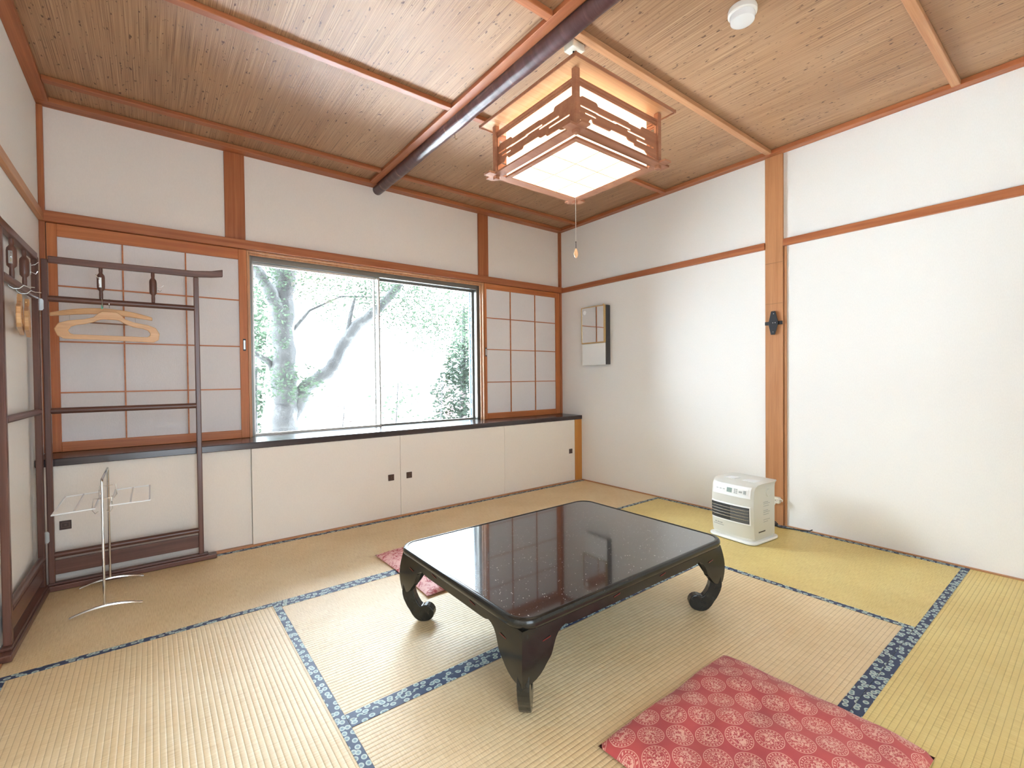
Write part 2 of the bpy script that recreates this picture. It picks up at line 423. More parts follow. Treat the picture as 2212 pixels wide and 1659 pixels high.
def obj(name, m, material, parent=None, bevel=0, smooth=False, seg=2, label=None, weld=False):
    me = bpy.data.meshes.new(name)
    off = Vector((0, 0, 0))
    p = parent
    while p is not None:
        off = off + p.location if not ORG.get(p.name, {}).get('local') else off
        p = p.parent
    me.from_pydata([v-off for v in m.v], [], m.f)
    bm = bmesh.new(); bm.from_mesh(me)
    if weld: bmesh.ops.remove_doubles(bm, verts=bm.verts, dist=1e-5)
    bmesh.ops.recalc_face_normals(bm, faces=bm.faces); bm.to_mesh(me); bm.free()
    me.materials.append(material)
    if smooth:
        for q in me.polygons: q.use_smooth = True
        try:
            me.set_sharp_from_angle(angle=math.radians(40))
        except Exception: pass
    o = bpy.data.objects.new(name, me); COL.objects.link(o)
    if parent: o.parent = parent
    if bevel:
        b = o.modifiers.new('bevel', 'BEVEL'); b.width = bevel; b.segments = seg; b.limit_method = 'ANGLE'; b.angle_limit = math.radians(40)
    if label: o['label'] = label
    return o
def objs(name, m, material, parent=None, **kw):
    """one object for every separate piece of m"""
    par = list(range(len(m.v)))
    def find(i):
        while par[i] != i: par[i] = par[par[i]]; i = par[i]
        return i
    for f in m.f:
        for i in f[1:]: par[find(i)] = find(f[0])
    gr = {}
    for f in m.f: gr.setdefault(find(f[0]), []).append(f)
    out = []
    for fs in gr.values():
        ids = sorted({i for f in fs for i in f}); mp = {i: k for k, i in enumerate(ids)}
        out.append(obj(name, Mesh().add([m.v[i] for i in ids], [tuple(mp[i] for i in f) for f in fs]), material, parent, **kw))
    return out
def struct(name, m, material, parent=None, **kw):
    o = obj(name, m, material, parent, **kw)
    if parent is None: o['kind'] = 'structure'
    return o
def thing(name, label, cat, loc, group=None, local=False, rz=0):
    o = bpy.data.objects.new(name, None); COL.objects.link(o); o.location = loc; o.rotation_euler = (0, 0, rz)
    o.empty_display_size = .05
    o['label'] = label; o['category'] = cat
    if group: o['group'] = group
    ORG[o.name] = {'local': local}
    return o
def tag(o, label, cat, group=None):
    o['label'] = label; o['category'] = cat
    if group: o['group'] = group
    return o
B = lambda *a: Mesh().box(*a)

# ------------------------------------------------------------------ room shell
XL, XR, YW, YC, YF, ZC = -.449, 3.292, 3.448, 3.158, -.65, 2.47
ZS = .624
T = .12
struct('floor', B(XL-.1, XR+.1, YF-.1, YW+T, -.14, -.056), WX)
struct('ceiling', B(XL-.1, XR+.1, YF-.1, YW+T, ZC, ZC+.05), CEIL)
WO = (.500, 2.345, .60, 1.834)   # window opening
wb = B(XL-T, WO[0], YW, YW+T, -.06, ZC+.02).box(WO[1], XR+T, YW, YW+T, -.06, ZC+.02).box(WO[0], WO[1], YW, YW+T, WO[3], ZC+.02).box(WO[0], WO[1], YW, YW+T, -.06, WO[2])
struct('wall_back', wb, wallmat('wallpaper_warm_light_tint', (.80, .735, .675)))  # warm lamp and bounce light on this wall tinted into its colour
struct('wall_left', B(XL-T, XL, YF-.1, YW, -.06, ZC+.02), WALL)
struct('wall_right', B(XR, XR+T, YF-.1, YW, -.06, ZC+.02), WALL)
struct('wall_front', B(XL, -.15, YF-T, YF, -.06, ZC+.02).box(.75, XR, YF-T, YF, -.06, ZC+.02).box(-.15, .75, YF-T, YF, 1.95, ZC+.02), WALL)  # gap in this unseen wall added to let in fill daylight

tn = [0]
def trim(m, material, **kw):
    tn[0] += 1
    return struct('trim_%d' % tn[0], m, material, bevel=kw.pop('bevel', .0025), **kw)
# cornices
trim(B(XL, XR, YW-.075, YW, 2.442, ZC-.001), WX)
trim(B(XR-.055, XR, YF, YW-.076, 2.442, ZC-.001), WY)
trim(B(XL, XL+.055, YF, YW-.076, 2.442, ZC-.001), WY)
# thin inner fillet along the back cornice
# ceiling battens
for y, wdt, z in ((3.165, .040, 2.447), (2.205, .036, 2.445), (1.405, .036, 2.445), (.500, .036, 2.445)):
    if y > 3:
        trim(B(XL+.056, 1.299, y-wdt/2, y+wdt/2, z, ZC-.001), WX)
        trim(B(1.43, XR-.056, y-wdt/2, y+wdt/2, z, ZC-.001), WX)
    else:
        trim(B(XL+.056, 1.299, y-wdt/2, y+wdt/2, z, ZC-.001), WX)
        trim(B(1.43, XR-.03, y-wdt/2, y+wdt/2, z, ZC-.001), LX if y < 2 else WX)
# board beside the log
trim(B(1.300, 1.350, YF, YW-.076, 2.446, ZC-.001), WY)
# corner posts and posts on the back wall
trim(B(XL, XL+.024, YW-.024, YW, ZS, 2.441), WZ)
trim(B(XR-.026, XR, YW-.026, YW, ZS, 2.441), WZ)
trim(B(.384, .497, YW-.014, YW, 1.893, 2.441), WZ)
trim(B(2.297, 2.403, YW-.014, YW, 1.893, 2.441), WZ)
# lintels
trim(B(XL, XR, YW-.045, YW, 1.836, 1.892), WX)
trim(B(XR-.022, XR, 1.446, YW-.046, 1.836, 1.882), WY)
trim(B(XR-.022, XR, YF, 1.330, 1.836, 1.882), WY)
trim(B(XL, XL+.022, YF, YW-.046, 1.836, 1.882), LY)
# pillar on the right wall
trim(B(XR-.016, XR, 1.332, 1.444, 0.0, 2.441), PZ)
for z, s_ in ((1.737, .0015), (1.468, .0015)):
    m = B(XR-.0172, XR-.015, 1.334, 1.442, z-.0012, z+.0012)
    trim(m, mat('post_seam', (.25, .12, .05), .7), bevel=0)
trim(B(XR-.008, XR, 1.312, 1.330, 0.0, 1.835), LZ)
# floor edging
struct('baseboard_right', B(XR-.016, XR, YF, 1.311, -.05, .006).box(XR-.016, XR, 1.446, YC-.002, -.05, .006), LY)
struct('baseboard_left', B(XL, XL+.014, YF, YC-.01, -.05, .006), LY)

# ------------------------------------------------------------------ window
wn = bpy.data.objects.new('window_1', None); COL.objects.link(wn); wn['kind'] = 'structure'; wn.location = (1.42, 3.5, ZS); ORG['window_1'] = {'local': False}
# wooden lining with grooves
lin = Mesh()
lin.box(WO[0], WO[0]+.010, YW-.02, 3.49, ZS, WO[3]).box(WO[1]-.010, WO[1], YW-.02, 3.49, ZS, WO[3])
lin.box(WO[0]+.010, WO[0]+.020, 3.455, 3.47, ZS, WO[3]-.01).box(WO[1]-.020, WO[1]-.010, 3.455, 3.47, ZS, WO[3]-.01)
lin.box(WO[0]+.010, WO[1]-.010, YW-.02, 3.49, WO[3]-.010, WO[3])
lin.box(WO[0]+.010, WO[1]-.010, 3.455, 3.47, WO[3]-.022, WO[3]-.010)
obj('window_lining', lin, LZ, wn, bevel=.001)
fa = Mesh()
fx0, fx1, fz0, fz1 = WO[0]+.004, WO[1]-.004, .604, WO[3]-.012
fa.box(fx0, fx0+.034, 3.49, 3.57, fz0, fz1).box(fx1-.034, fx1, 3.49, 3.57, fz0, fz1)
fa.box(fx0+.034, fx1-.034, 3.49, 3.57, fz1-.040, fz1).box(fx0+.034, fx1-.034, 3.49, 3.57, fz0, fz0+.018)
obj('window_frame', fa, ALU, wn, bevel=.002)
def sash(x0, x1, y, m1, m2):
    s = Mesh(); z0, z1 = fz0+.019, fz1-.041; w_ = .012
    s.box(x0, x0+w_, y, y+.022, z0, z1).box(x1-w_, x1, y, y+.022, z0, z1)
    s.box(x0+w_, x1-w_, y, y+.022, z1-.016, z1).box(x0+w_, x1-w_, y, y+.022, z0, z0+.014)
    o = obj('sash', s, m1, wn, bevel=.0015)
    g = B(x0+w_, x1-w_, y+.009, y+.012, z0+.014, z1-.016)
    obj('pane', g, GLASS, o)
sash(fx0+.035, 1.425, 3.520, ALUL, GLASS)
sash(1.385, fx1-.035, 3.545, ALU, GLASS)
obj('insect_screen_stile', B(fx1-.062, fx1-.049, 3.569, 3.579, fz0+.02, fz1-.042), MESHB, wn)
obj('window_latch', Mesh().box(1.392, 1.412, 3.506, 3.519, 1.765, 1.779), ALUL, wn, bevel=.003)

# ------------------------------------------------------------------ sill board
sb = Mesh().box(XL+.003, XR-.003, YC-.008, YW-.002, ZS-.037, ZS).box(WO[0]+.001, WO[1]-.001, YW-.001, 3.489, ZS-.02, ZS)
tag(obj('sill_board', sb, SILL, bevel=.003), 'dark polished wooden sill board running the whole width below the window', 'shelf')

# ------------------------------------------------------------------ built-in cabinet below the sill
cab = thing('built_in_cabinet', 'low white built-in cabinet with sliding doors under the dark sill board', 'cabinet', (1.42, YC+.1, 0))
obj('end_post', B(3.197, XR-.002, YC, YC+.03, -.04, ZS-.038), wood('end_post_wood', (.62, .30, .07), (.50, .20, .04), 'z'), cab, bevel=.002)
obj('bottom_rail', B(XL+.016, XR-.018, YC-.016, YC+.02, -.04, .009), LX, cab, bevel=.002)
obj('carcass', B(XL+.01, 3.19, YC+.035, YW-.01, -.04, ZS-.039), FUSUMA, cab)
def cdoor(x0, x1, y, px):
    d = obj('sliding_door', B(x0, x1, y, y+.014, .010, ZS-.039), FUSUMA, cab, bevel=.001)
    p = Mesh().box(px-.022, px+.022, y-.003, y-.0002, .268, .312)
    p2 = obj('door_pull', p, PULL, d, bevel=.002)
    r = Mesh().box(px-.016, px+.016, y-.0045, y-.0031, .300, .303).box(px-.016, px+.016, y-.0045, y-.0031, .277, .280).box(px-.016, px-.013, y-.0045, y-.0031, .280, .300).box(px+.013, px+.016, y-.0045, y-.0031, .280, .300).box(px-.004, px+.004, y-.0045, y-.0031, .286, .294)
    p3 = obj('pull_relief', r, mat('pull_bronze', (.11, .06, .045), .4), d)
cdoor(XL+.016, .466, YC+.018, -.348)
cdoor(.468, 1.4145, YC+.001, 1.343)
cdoor(1.4165, 2.354, YC+.001, 1.482)
cdoor(2.356, 3.195, YC+.0015, 3.139)

# ------------------------------------------------------------------ shoji screens
def shoji(x0, x1, vs, hs, stile, px, label, toprail, botrail):
    z0, z1 = ZS+.001, 1.834
    y0, y1 = 3.425, 3.446
    t = thing('shoji_screen', label, 'sliding screen', ((x0+x1)/2, (y0+y1)/2, z0))
    fr = Mesh().box(x0, x0+stile[0], y0, y1, z0, z1).box(x1-stile[1], x1, y0, y1, z0, z1)
    objs('screen_stile', fr, SZ, t, bevel=.002)
    objs('screen_rail', Mesh().box(x0+stile[0], x1-stile[1], y0, y1, z1-toprail, z1).box(x0+stile[0], x1-stile[1], y0, y1, z0, z0+botrail), SX, t, bevel=.002)
    la = Mesh()
    for v in vs: la.box(v-.0035, v+.0035, y0+.004, y0+.012, z0+botrail, z1-toprail)
    for h in hs: la.box(x0+stile[0], x1-stile[1], y0+.0045, y0+.0115, h-.0035, h+.0035)
    obj('lattice', la, SX, t)
    obj('paper', B(x0+stile[0], x1-stile[1], y0+.0125, y0+.0145, z0+botrail, z1-toprail), PAPER, t)
    q = obj('finger_pull', Mesh().box(px-.008, px+.008, y0-.002, y0-.0002, 1.185, 1.262), BLACK, t, bevel=.003)
    obj('pull_recess', Mesh().box(px-.005, px+.005, y0-.003, y0-.0021, 1.195, 1.252), STEEL, q)
shoji(-.422, .499, (-.116, .176), (1.508, 1.212, .940), (.040, .046), .478,
      'wide shoji screen left of the window, behind the clothes rack', .066, .052)
shoji(2.348, 3.262, (2.643, 2.942), (1.530, 1.248, .955), (.024, .052), 2.360,
      'narrow shoji screen right of the window, in the room corner', .048, .052)

# ------------------------------------------------------------------ tatami
def mat_thing(x0, x1, y0, y1, d, label, material, group=None):
    cx, cy = (x0+x1)/2, (y0+y1)/2
    t = thing('tatami_mat', label, 'tatami mat', (cx, cy, 0), 'tatami mats on the floor', local=True, rz=0 if d == 'x' else PI/2)
    L, W_ = ((x1-x0)/2-.0006, (y1-y0)/2-.0006) if d == 'x' else ((y1-y0)/2-.0006, (x1-x0)/2-.0006)
    bw = .030
    obj('rush_surface', B(-L, L, -W_+.001, W_-.001, -.055, 0), material, t)
    for s_ in (-1, 1):
        a, b_ = sorted((s_*W_, s_*(W_-bw)))
        m = Mesh().box(-L, L, a, b_, .0002, .0016)
        o = obj('cloth_border', m, BORDER, t)
YA, YD, YE, XB, XF = 2.266, 1.363, .475, .437, 2.325
mat_thing(XL+.015, 1.385, YA, YC-.018, 'x', 'tatami mat along the cabinet, under the clothes rack and towel stand', TAT)
mat_thing(1.385, XR-.017, YA, YC-.018, 'x', 'tatami mat along the cabinet in the corner below the mirror', TAT)
mat_thing(XL+.015, XB, YE-.03, YA, 'y', 'tatami mat at the left foreground with ribs running towards the window', TAT)
mat_thing(XB, XF, YD, YA, 'x', 'tatami mat under the window side half of the low table', TAT)
mat_thing(XB, XF, YE, YD, 'x', 'tatami mat under the near legs of the low table', TAT)
mat_thing(XF, XR-.017, YE, YA, 'y', 'tatami mat under the fan heater along the right wall', TAT2)
mat_thing(1.42, XR-.017, YF, YE, 'x', 'tatami mat at the right foreground beyond the patterned cushion', TAT2)
mat_thing(XL+.015, 1.42, YF, YE-.031 if False else YE-.0301, 'x', 'tatami mat nearest the viewer below the left foreground mat', TAT)

# ------------------------------------------------------------------ ceiling log with hook
lg = Mesh()
pts = []; rs = []
k = 60
for i in range(k+1):
    y = YF + (YW-.001-YF)*i/k
    pts.append((1.386+.002*math.sin(y*2.1), y, 2.431)); rs.append(.0375+.0012*math.sin(y*9)+.0008*math.sin(y*23+1))
lg.tube(pts, rs, 28)
log = thing('ceiling_log', 'long round bark-covered pole running across the ceiling above the lamp', 'pole', (1.386, 1.4, 2.431))
obj('bark_pole', lg, LOG, log, smooth=True)
hk = Mesh().tube([(1.413, 2.342, 2.408), (1.413, 2.342, 2.385), (1.417, 2.342, 2.377), (1.424, 2.342, 2.379), (1.426, 2.342, 2.386)], .0016, 8)
obj('screw_hook', hk, GOLD, log, smooth=True)

# ------------------------------------------------------------------ smoke detector
sd = thing('smoke_detector', 'round white detector fixed to the reed ceiling near the top edge', 'smoke detector', (1.905, .925, ZC-.001))
obj('detector_base', Mesh().lathe([(.001, 0), (.052, 0), (.054, -.006), (.054, -.022), (.050, -.026), (.001, -.026)][::-1], (1.905, .925, ZC-.001), 40), WPLAST, sd, smooth=True)
obj('detector_head', Mesh().lathe([(.001, -.0262), (.046, -.0262), (.047, -.034), (.044, -.050), (.034, -.056), (.001, -.057)][::-1], (1.905, .925, ZC-.001), 40), mat('white_dome', (.88, .89, .9), .2), sd, smooth=True)

# ------------------------------------------------------------------ hanging lamp
LX0, LY0 = 1.512, 1.478
lamp = thing('pendant_lamp', 'lit square wooden box lamp with cloud fretwork hanging over the low table', 'lamp', (LX0, LY0, 1.9))
def sdf_panel(u, v, L, H):
    """wood where < 0; u,v in metres from the panel's lower left"""
    def cap(x0, x1, y, r):
        dx = max(x0-u, 0, u-x1); return math.hypot(dx, v-y)-r
    wood_ = min(
        cap(-.02, .05*L/.5, .50*H, 0.221*H), cap(L-.05, L+.02, .40*H, 0.286*H),
        cap(-.02, .26*L, .47*H, 0.137*H), cap(.16*L, .47*L, .60*H, 0.098*H), cap(.34*L, .66*L, .44*H, 0.124*H),
        cap(.40*L, .60*L, .62*H, 0.078*H), cap(.56*L, .86*L, .58*H, 0.098*H), cap(.62*L, 1.02*L, .38*H, 0.130*H),
        cap(.05*L, .20*L, .70*H, 0.065*H), cap(.80*L, 1.0*L, .70*H, 0.065*H), cap(.18*L, .36*L, .32*H, 0.065*H), cap(.70*L, .84*L, .25*H, 0.058*H),
        cap(.0, .10*L, .28*H, 0.065*H))
    slit = min(cap(.03*L, .23*L, .53*H, 0.022*H), cap(.21*L, .44*L, .52*H, 0.024*H), cap(.42*L, .63*L, .54*H, 0.022*H),
               cap(.60*L, .83*L, .48*H, 0.024*H), cap(.72*L, .95*L, .36*H, 0.022*H), cap(.08*L, .2*L, .41*H, 0.020*H))
    d = max(wood_, -slit)
    rim = min(u, L-u, v, H-v)-.004
    return min(d, rim)
def fret(L, H, step=.0032):
    nx, ny = int(L/step), int(H/step); vs = []; fs = []; idx = {}
    g = [[sdf_panel(L*i/nx, H*j/ny, L, H) for j in range(ny+1)] for i in range(nx+1)]
    def vid(p):
        k_ = (round(p[0]*1e5), round(p[1]*1e5))
        if k_ not in idx: idx[k_] = len(vs); vs.append(p)
        return idx[k_]
    for i in range(nx):
        for j in range(ny):
            c = [(i, j), (i+1, j), (i+1, j+1), (i, j+1)]; poly = []
            for a in range(4):
                p, q = c[a], c[(a+1) % 4]; dp, dq = g[p[0]][p[1]], g[q[0]][q[1]]
                P_ = (L*p[0]/nx, H*p[1]/ny); Q_ = (L*q[0]/nx, H*q[1]/ny)
                if dp < 0: poly.append(P_)
                if (dp < 0) != (dq < 0):
                    t = dp/(dp-dq); poly.append((P_[0]+(Q_[0]-P_[0])*t, P_[1]+(Q_[1]-P_[1])*t))
            if len(poly) >= 3:
                ids = []
                for p in poly:
                    k_ = vid(p)
                    if k_ not in ids: ids.append(k_)
                if len(ids) >= 3: fs.append(tuple(ids))
    return vs, fs
zb, zt = 1.915, 2.140
hp = .252                      # half span between posts
A = hp
post = Mesh()
posts = []
for sx in (-1, 1):
    for sy in (-1, 1):
        x, y = LX0+sx*A, LY0+sy*A
        obj('corner_post', B(x-.011, x+.011, y-.011, y+.011, zb-.016, zt-.002), LAMPW, lamp, bevel=.0015)
# bottom rim: crossing rails, flat and wide, with projecting ends
def rim(z0, z1, half, ext, wd):
    a = Mesh()
    for s_ in (-1, 1):
        a.box(LX0-half-ext, LX0+half+ext, LY0+s_*half-wd/2, LY0+s_*half+wd/2, z0, z1)
        a.box(LX0+s_*half-wd/2, LX0+s_*half+wd/2, LY0-half-ext, LY0+half+ext, z0+.0003, z1-.0003)
    return a
objs('bottom_rim_rail', rim(zb-.002, zb+.007, A, .052, .044), LAMPW, lamp, bevel=.001)
# roof: overhanging boards with bright paper underside lit from inside
ro = Mesh()
hb, hi = .302, .2055
for s_ in (-1, 1):
    ro.box(LX0-hb, LX0+hb, LY0+s_*(hb+hi)/2-(hb-hi)/2, LY0+s_*(hb+hi)/2+(hb-hi)/2, zt+.0003, zt+.006)
    ro.box(LX0+s_*(hb+hi)/2-(hb-hi)/2, LX0+s_*(hb+hi)/2+(hb-hi)/2, LY0-hi, LY0+hi, zt+.0003, zt+.006)
ro.box(LX0-hi, LX0+hi, LY0-hi, LY0+hi, zt+.001, zt+.006)
objs('roof_board', ro, wood('lamp_roof', (.62, .38, .22), (.52, .29, .15), 'x'), lamp, bevel=.0008)
re_ = Mesh()
for s_ in (-1, 1):
    re_.box(LX0-hb-.006, LX0+hb+.006, LY0+s_*(hb+.0022)-.002, LY0+s_*(hb+.0022)+.002, zt-.004, zt+.009)
    re_.box(LX0+s_*(hb+.0022)-.002, LX0+s_*(hb+.0022)+.002, LY0-hb-.006, LY0+hb+.006, zt-.0038, zt+.0088)
objs('roof_edge', re_, LAMPW, lamp)
# upper rails (two thin horizontals under the roof)
ur = Mesh()
for z0, z1 in ((zt-.038, zt-.030), (zt-.052, zt-.042)):
    for s_ in (-1, 1):
        ur.box(LX0-A+.011, LX0+A-.011, LY0+s_*A-.004, LY0+s_*A+.004, z0, z1)
        ur.box(LX0+s_*A-.004, LX0+s_*A+.004, LY0-A+.011, LY0+A-.011, z0, z1)
objs('upper_rail', ur, LAMPW, lamp)
Lp, Hp = 2*A-.022, zt-.054-(zb+.0075)
fv, ff = fret(Lp, Hp)
for k_, (ox, oy, dx, dy) in enumerate(((-A+.011, -A, 1, 0), (A, -A+.011, 0, 1), (A-.011, A, -1, 0), (-A, A-.011, 0, -1))):
    nrm = (dy, -dx)
    m = Mesh()
    n = len(fv)
    def P(p, t): return (LX0+ox+dx*p[0]+nrm[0]*t, LY0+oy+dy*p[0]+nrm[1]*t, zb+.0075+p[1])
    vs = [P(p, -.002) for p in fv]+[P(p, .002) for p in fv]
    fs = [tuple(f) for f in ff]+[tuple(i+n for i in f[::-1]) for f in ff]
    cnt = {}
    for f in ff:
        for a in range(len(f)):
            e = (f[a], f[(a+1) % len(f)]); cnt[tuple(sorted(e))] = cnt.get(tuple(sorted(e)), 0)+1
    for f in ff:
        for a in range(len(f)):
            e = (f[a], f[(a+1) % len(f)])
            if cnt[tuple(sorted(e))] == 1: fs.append((e[1], e[0], e[0]+n, e[1]+n))
    m.add(vs, fs)
    obj('cloud_fretwork', m, LAMPW, lamp)
# inner paper box
hs = A-.034
pb = Mesh()
for s_ in (-1, 1):
    pb.box(LX0-hs, LX0+hs, LY0+s_*hs-.0008, LY0+s_*hs+.0008, zb-.002, zt-.006)
    pb.box(LX0+s_*hs-.0008, LX0+s_*hs+.0008, LY0-hs+.001, LY0+hs-.001, zb-.002, zt-.006)
objs('side_paper', pb, LAMPP, lamp, label='glowing white paper sides')
obj('bottom_paper', B(LX0-hs+.015, LX0+hs-.015, LY0-hs+.015, LY0+hs-.015, zb-.010, zb-.008), LAMPP, lamp, label='glowing white paper bottom')
bf = Mesh(); h2 = hs+.004
for s_ in (-1, 1):
    bf.box(LX0-h2, LX0+h2, LY0+s_*(h2-.010)-.010, LY0+s_*(h2-.010)+.010, zb-.013, zb-.0025)
    bf.box(LX0+s_*(h2-.010)-.010, LX0+s_*(h2-.010)+.010, LY0-h2+.02, LY0+h2-.02, zb-.0129, zb-.0026)
objs('panel_frame_bar', bf, LAMPW, lamp, bevel=.001)
gr = Mesh()
for q in (-1, 1):
    o_ = q*(h2-.02)/3
    gr.box(LX0+o_-.0016, LX0+o_+.0016, LY0-h2+.02, LY0+h2-.02, zb-.0125, zb-.0105)
    gr.box(LX0-h2+.02, LX0+h2-.02, LY0+o_-.0016, LY0+o_+.0016, zb-.0126, zb-.0106)
obj('panel_lattice', gr, mat('lattice_pale', (.62, .45, .30), .5), lamp)
obj('suspension_cord', Mesh().tube([(LX0-.005, LY0, zt+.008), (LX0-.005, LY0, 2.440)], .0045, 10), CORD, lamp, smooth=True)
obj('power_cord', Mesh().tube([(LX0+.006, LY0, zt+.008), (LX0+.006, LY0, 2.440)], .0022, 8), WPLAST, lamp, smooth=True)
obj('ceiling_rose', Mesh().box(LX0-.036, LX0+.036, LY0-.030, LY0+.030, 2.440, ZC-.0005), OFFW, lamp, bevel=.004)
pc = obj('pull_string', Mesh().tube([(LX0, LY0, zb-.0126), (LX0, LY0, 1.600)], .0011, 6), mat('grey_string', (.45, .43, .40), .7), lamp)
obj('pull_bead', Mesh().lathe([(.0005, 0), (.004, -.004), (.0085, -.018), (.0095, -.028), (.006, -.040), (.0005, -.044)][::-1], (LX0, LY0, 1.572), 16), BALL, lamp, smooth=True)
obj('string_end', Mesh().tube([(LX0, LY0, 1.600), (LX0, LY0, 1.571)], .0016, 6).lathe([(.0005, .003), (.0032, 0), (.0005, -.003)][::-1], (LX0, LY0, 1.600), 10), CORD, lamp)

# ------------------------------------------------------------------ low table
tx0, tx1, ty0, ty1, TZ = .797, 1.912, 1.000, 1.822, .310
tcx, tcy = (tx0+tx1)/2, (ty0+ty1)/2
tb = thing('low_table', 'low black lacquered table with speckled top and curled legs', 'table', (tcx, tcy, 0))
def rrect(hx, hy, r, n=8):
    out = []
    for cx, cy, a0 in ((hx-r, hy-r, 0), (-hx+r, hy-r, PI/2), (-hx+r, -hy+r, PI), (hx-r, -hy+r, 1.5*PI)):
        for i in range(n+1):
            a = a0+PI/2*i/n; out.append((cx+r*math.cos(a), cy+r*math.sin(a)))
    return out
hx, hy = (tx1-tx0)/2, (ty1-ty0)/2
rim_prof = [(.022, -.034), (.010, -.033), (.003, -.026), (0, -.016), (.001, -.007), (.004, -.002), (.010, 0), (.016, 0), (.019, -.0022)]
loops = []
for ins, dz in rim_prof:
    loops.append([(tcx+x, tcy+y, TZ+dz) for x, y in rrect(hx-ins, hy-ins, .070-ins*.6)])
m = Mesh(); n = len(loops[0]); vs = [p for l in loops for p in l]
fs = [(i*n+j, i*n+(j+1) % n, (i+1)*n+(j+1) % n, (i+1)*n+j) for i in range(len(loops)-1) for j in range(n)]
fs.append(tuple(range(n))[::-1])
m.add(vs, fs)
obj('tabletop_rim', m, LACQ, tb, smooth=True)
m = Mesh(); top = [(tcx+x, tcy+y) for x, y in rrect(hx-.0188, hy-.0188, .070-.0188*.6)]
m.prism(top, TZ-.012, TZ-.0020, lambda a, b, t: (a, b, t))
obj('tabletop_panel', m, LACQTOP, tb, label='glossy black top with white specks')
# aprons: scalloped outline running down into the leg wings
AI = .020
ax0, ax1, ay0, ay1 = tx0+AI, tx1-AI, ty0+AI, ty1-AI
wing = [(0, .121), (.018, .121), (.032, .123), (.046, .128), (.060, .136), (.074, .148), (.085, .160), (.094, .168), (.103, .176), (.109, .187), (.116, .203), (.124, .219), (.136, .233), (.152, .242), (.168, .2455), (.176, .2425), (.190, .2395)]
def bulge(z):
    t = max(0, min(1, (.285-z)/.17)); return .014*math.sin(PI*min(1, t*.85))
def apron(Lx, fn):
    st = []
    for s_, z in wing: st.append((s_, z))
    k2 = 14
    for i in range(1, k2): st.append((.19+(Lx-.38)*i/k2, .2375+.0015*math.sin(PI*i/k2)))
    for s_, z in wing[::-1]: st.append((Lx-s_, z))
    ztop = TZ-.033; nz = 8
    m = Mesh(); vs = []; cols = len(st)
    for t in (0, -.018):
        for s_, zb_ in st:
            near = max(0, 1-min(s_, Lx-s_)/.20)
            for q in range(nz+1):
                z = zb_+(ztop-zb_)*q/nz
                vs.append(fn(s_, z, t+bulge(z)*near, near))
    h = cols*(nz+1); fs = []
    for i in range(cols-1):
        for q in range(nz):
            a = i*(nz+1)+q; fs.append((a, a+nz+1, a+nz+2, a+1)); fs.append((h+a, h+a+1, h+a+nz+2, h+a+nz+1))
        a = i*(nz+1); fs.append((a, h+a, h+a+nz+1, a+nz+1)); a += nz; fs.append((a, a+nz+1, h+a+nz+1, h+a))
    for i in (0, cols-1):
        for q in range(nz):
            a = i*(nz+1)+q; fs.append((a, a+1, h+a+1, h+a))
    m.add(vs, fs); return m
# the corners are mitred: the ends lean out with the bulge
def mk(fn): return fn
LXX, LYY = ax1-ax0, ay1-ay0
def cshift(s_, L, t):   # move end points outward as the bulge grows
    e = min(s_, L-s_)
    k_ = max(0, 1-e/.02)
    return s_ + (-t*k_ if s_ < L/2 else t*k_)
ap = [
 (LXX, lambda s_, z, t, e: (ax0+cshift(s_, LXX, t), ay0-t, z)),
 (LXX, lambda s_, z, t, e: (ax0+cshift(s_, LXX, t), ay1+t, z)),
 (LYY, lambda s_, z, t, e: (ax0-t, ay0+cshift(s_, LYY, t), z)),
 (LYY, lambda s_, z, t, e: (ax1+t, ay0+cshift(s_, LYY, t), z))]
for i, (L, fn) in enumerate(ap):
    a = obj('apron', apron(L, fn), LACQ, tb, smooth=True)
    # red lacquer dashes
    d = Mesh()
    for s_, z in ((.085, .205 if False else .232), (L/2-.13, .262), (L/2+.13, .262), (L-.085, .232)):
        t = .0012+bulge(z)*max(0, 1-min(s_, L-s_)/.20)
        d.add([fn(s_+q*.016, z+w_*.0017+q*.0022, t+o_*.0006, 0) for o_ in (0, 1) for q in (-1, 1) for w_ in (-1, 1)],
              [(0, 1, 3, 2), (4, 6, 7, 5), (0, 2, 6, 4), (1, 5, 7, 3), (0, 4, 5, 1), (2, 3, 7, 6)])
    objs('red_dash', d, REDL, a)
leg_o = [(.014, .277), (.008, .255), (.004, .22), (-.002, .153), (-.0055, .134), (-.0075, .122), (-.0065, .108), (-.002, .090), (.008, .068), (.0150, .0555), (.024, .0425), (.034, .025), (.045, .012), (.056, .004), (.068, 0), (.088, 0), (.104, .004), (.116, .012), (.123, .022), (.126, .034),
         (.124, .046), (.118, .056), (.108, .064), (.096, .067), (.085, .066), (.076, .062), (.070, .062), (.064, .068), (.054, .084), (.045, .104), (.040, .125), (.038, .147), (.041, .177), (.048, .205), (.056, .23), (.062, .277)]
for cx, cy, sx, sy in ((ax0, ay0, 1, 1), (ax1, ay0, -1, 1), (ax0, ay1, 1, -1), (ax1, ay1, -1, -1)):
    m = Mesh(); q = 1/math.sqrt(2)
    m.prism(leg_o, -.0185, .0185, lambda a, b, t: (cx+sx*(a+.004)*q+sy*t*q*1.0*(1), cy+sy*(a+.004)*q-sx*t*q, b))
    obj('leg', m, LACQ, tb, bevel=.003, smooth=False)

tb.location.z = .0022

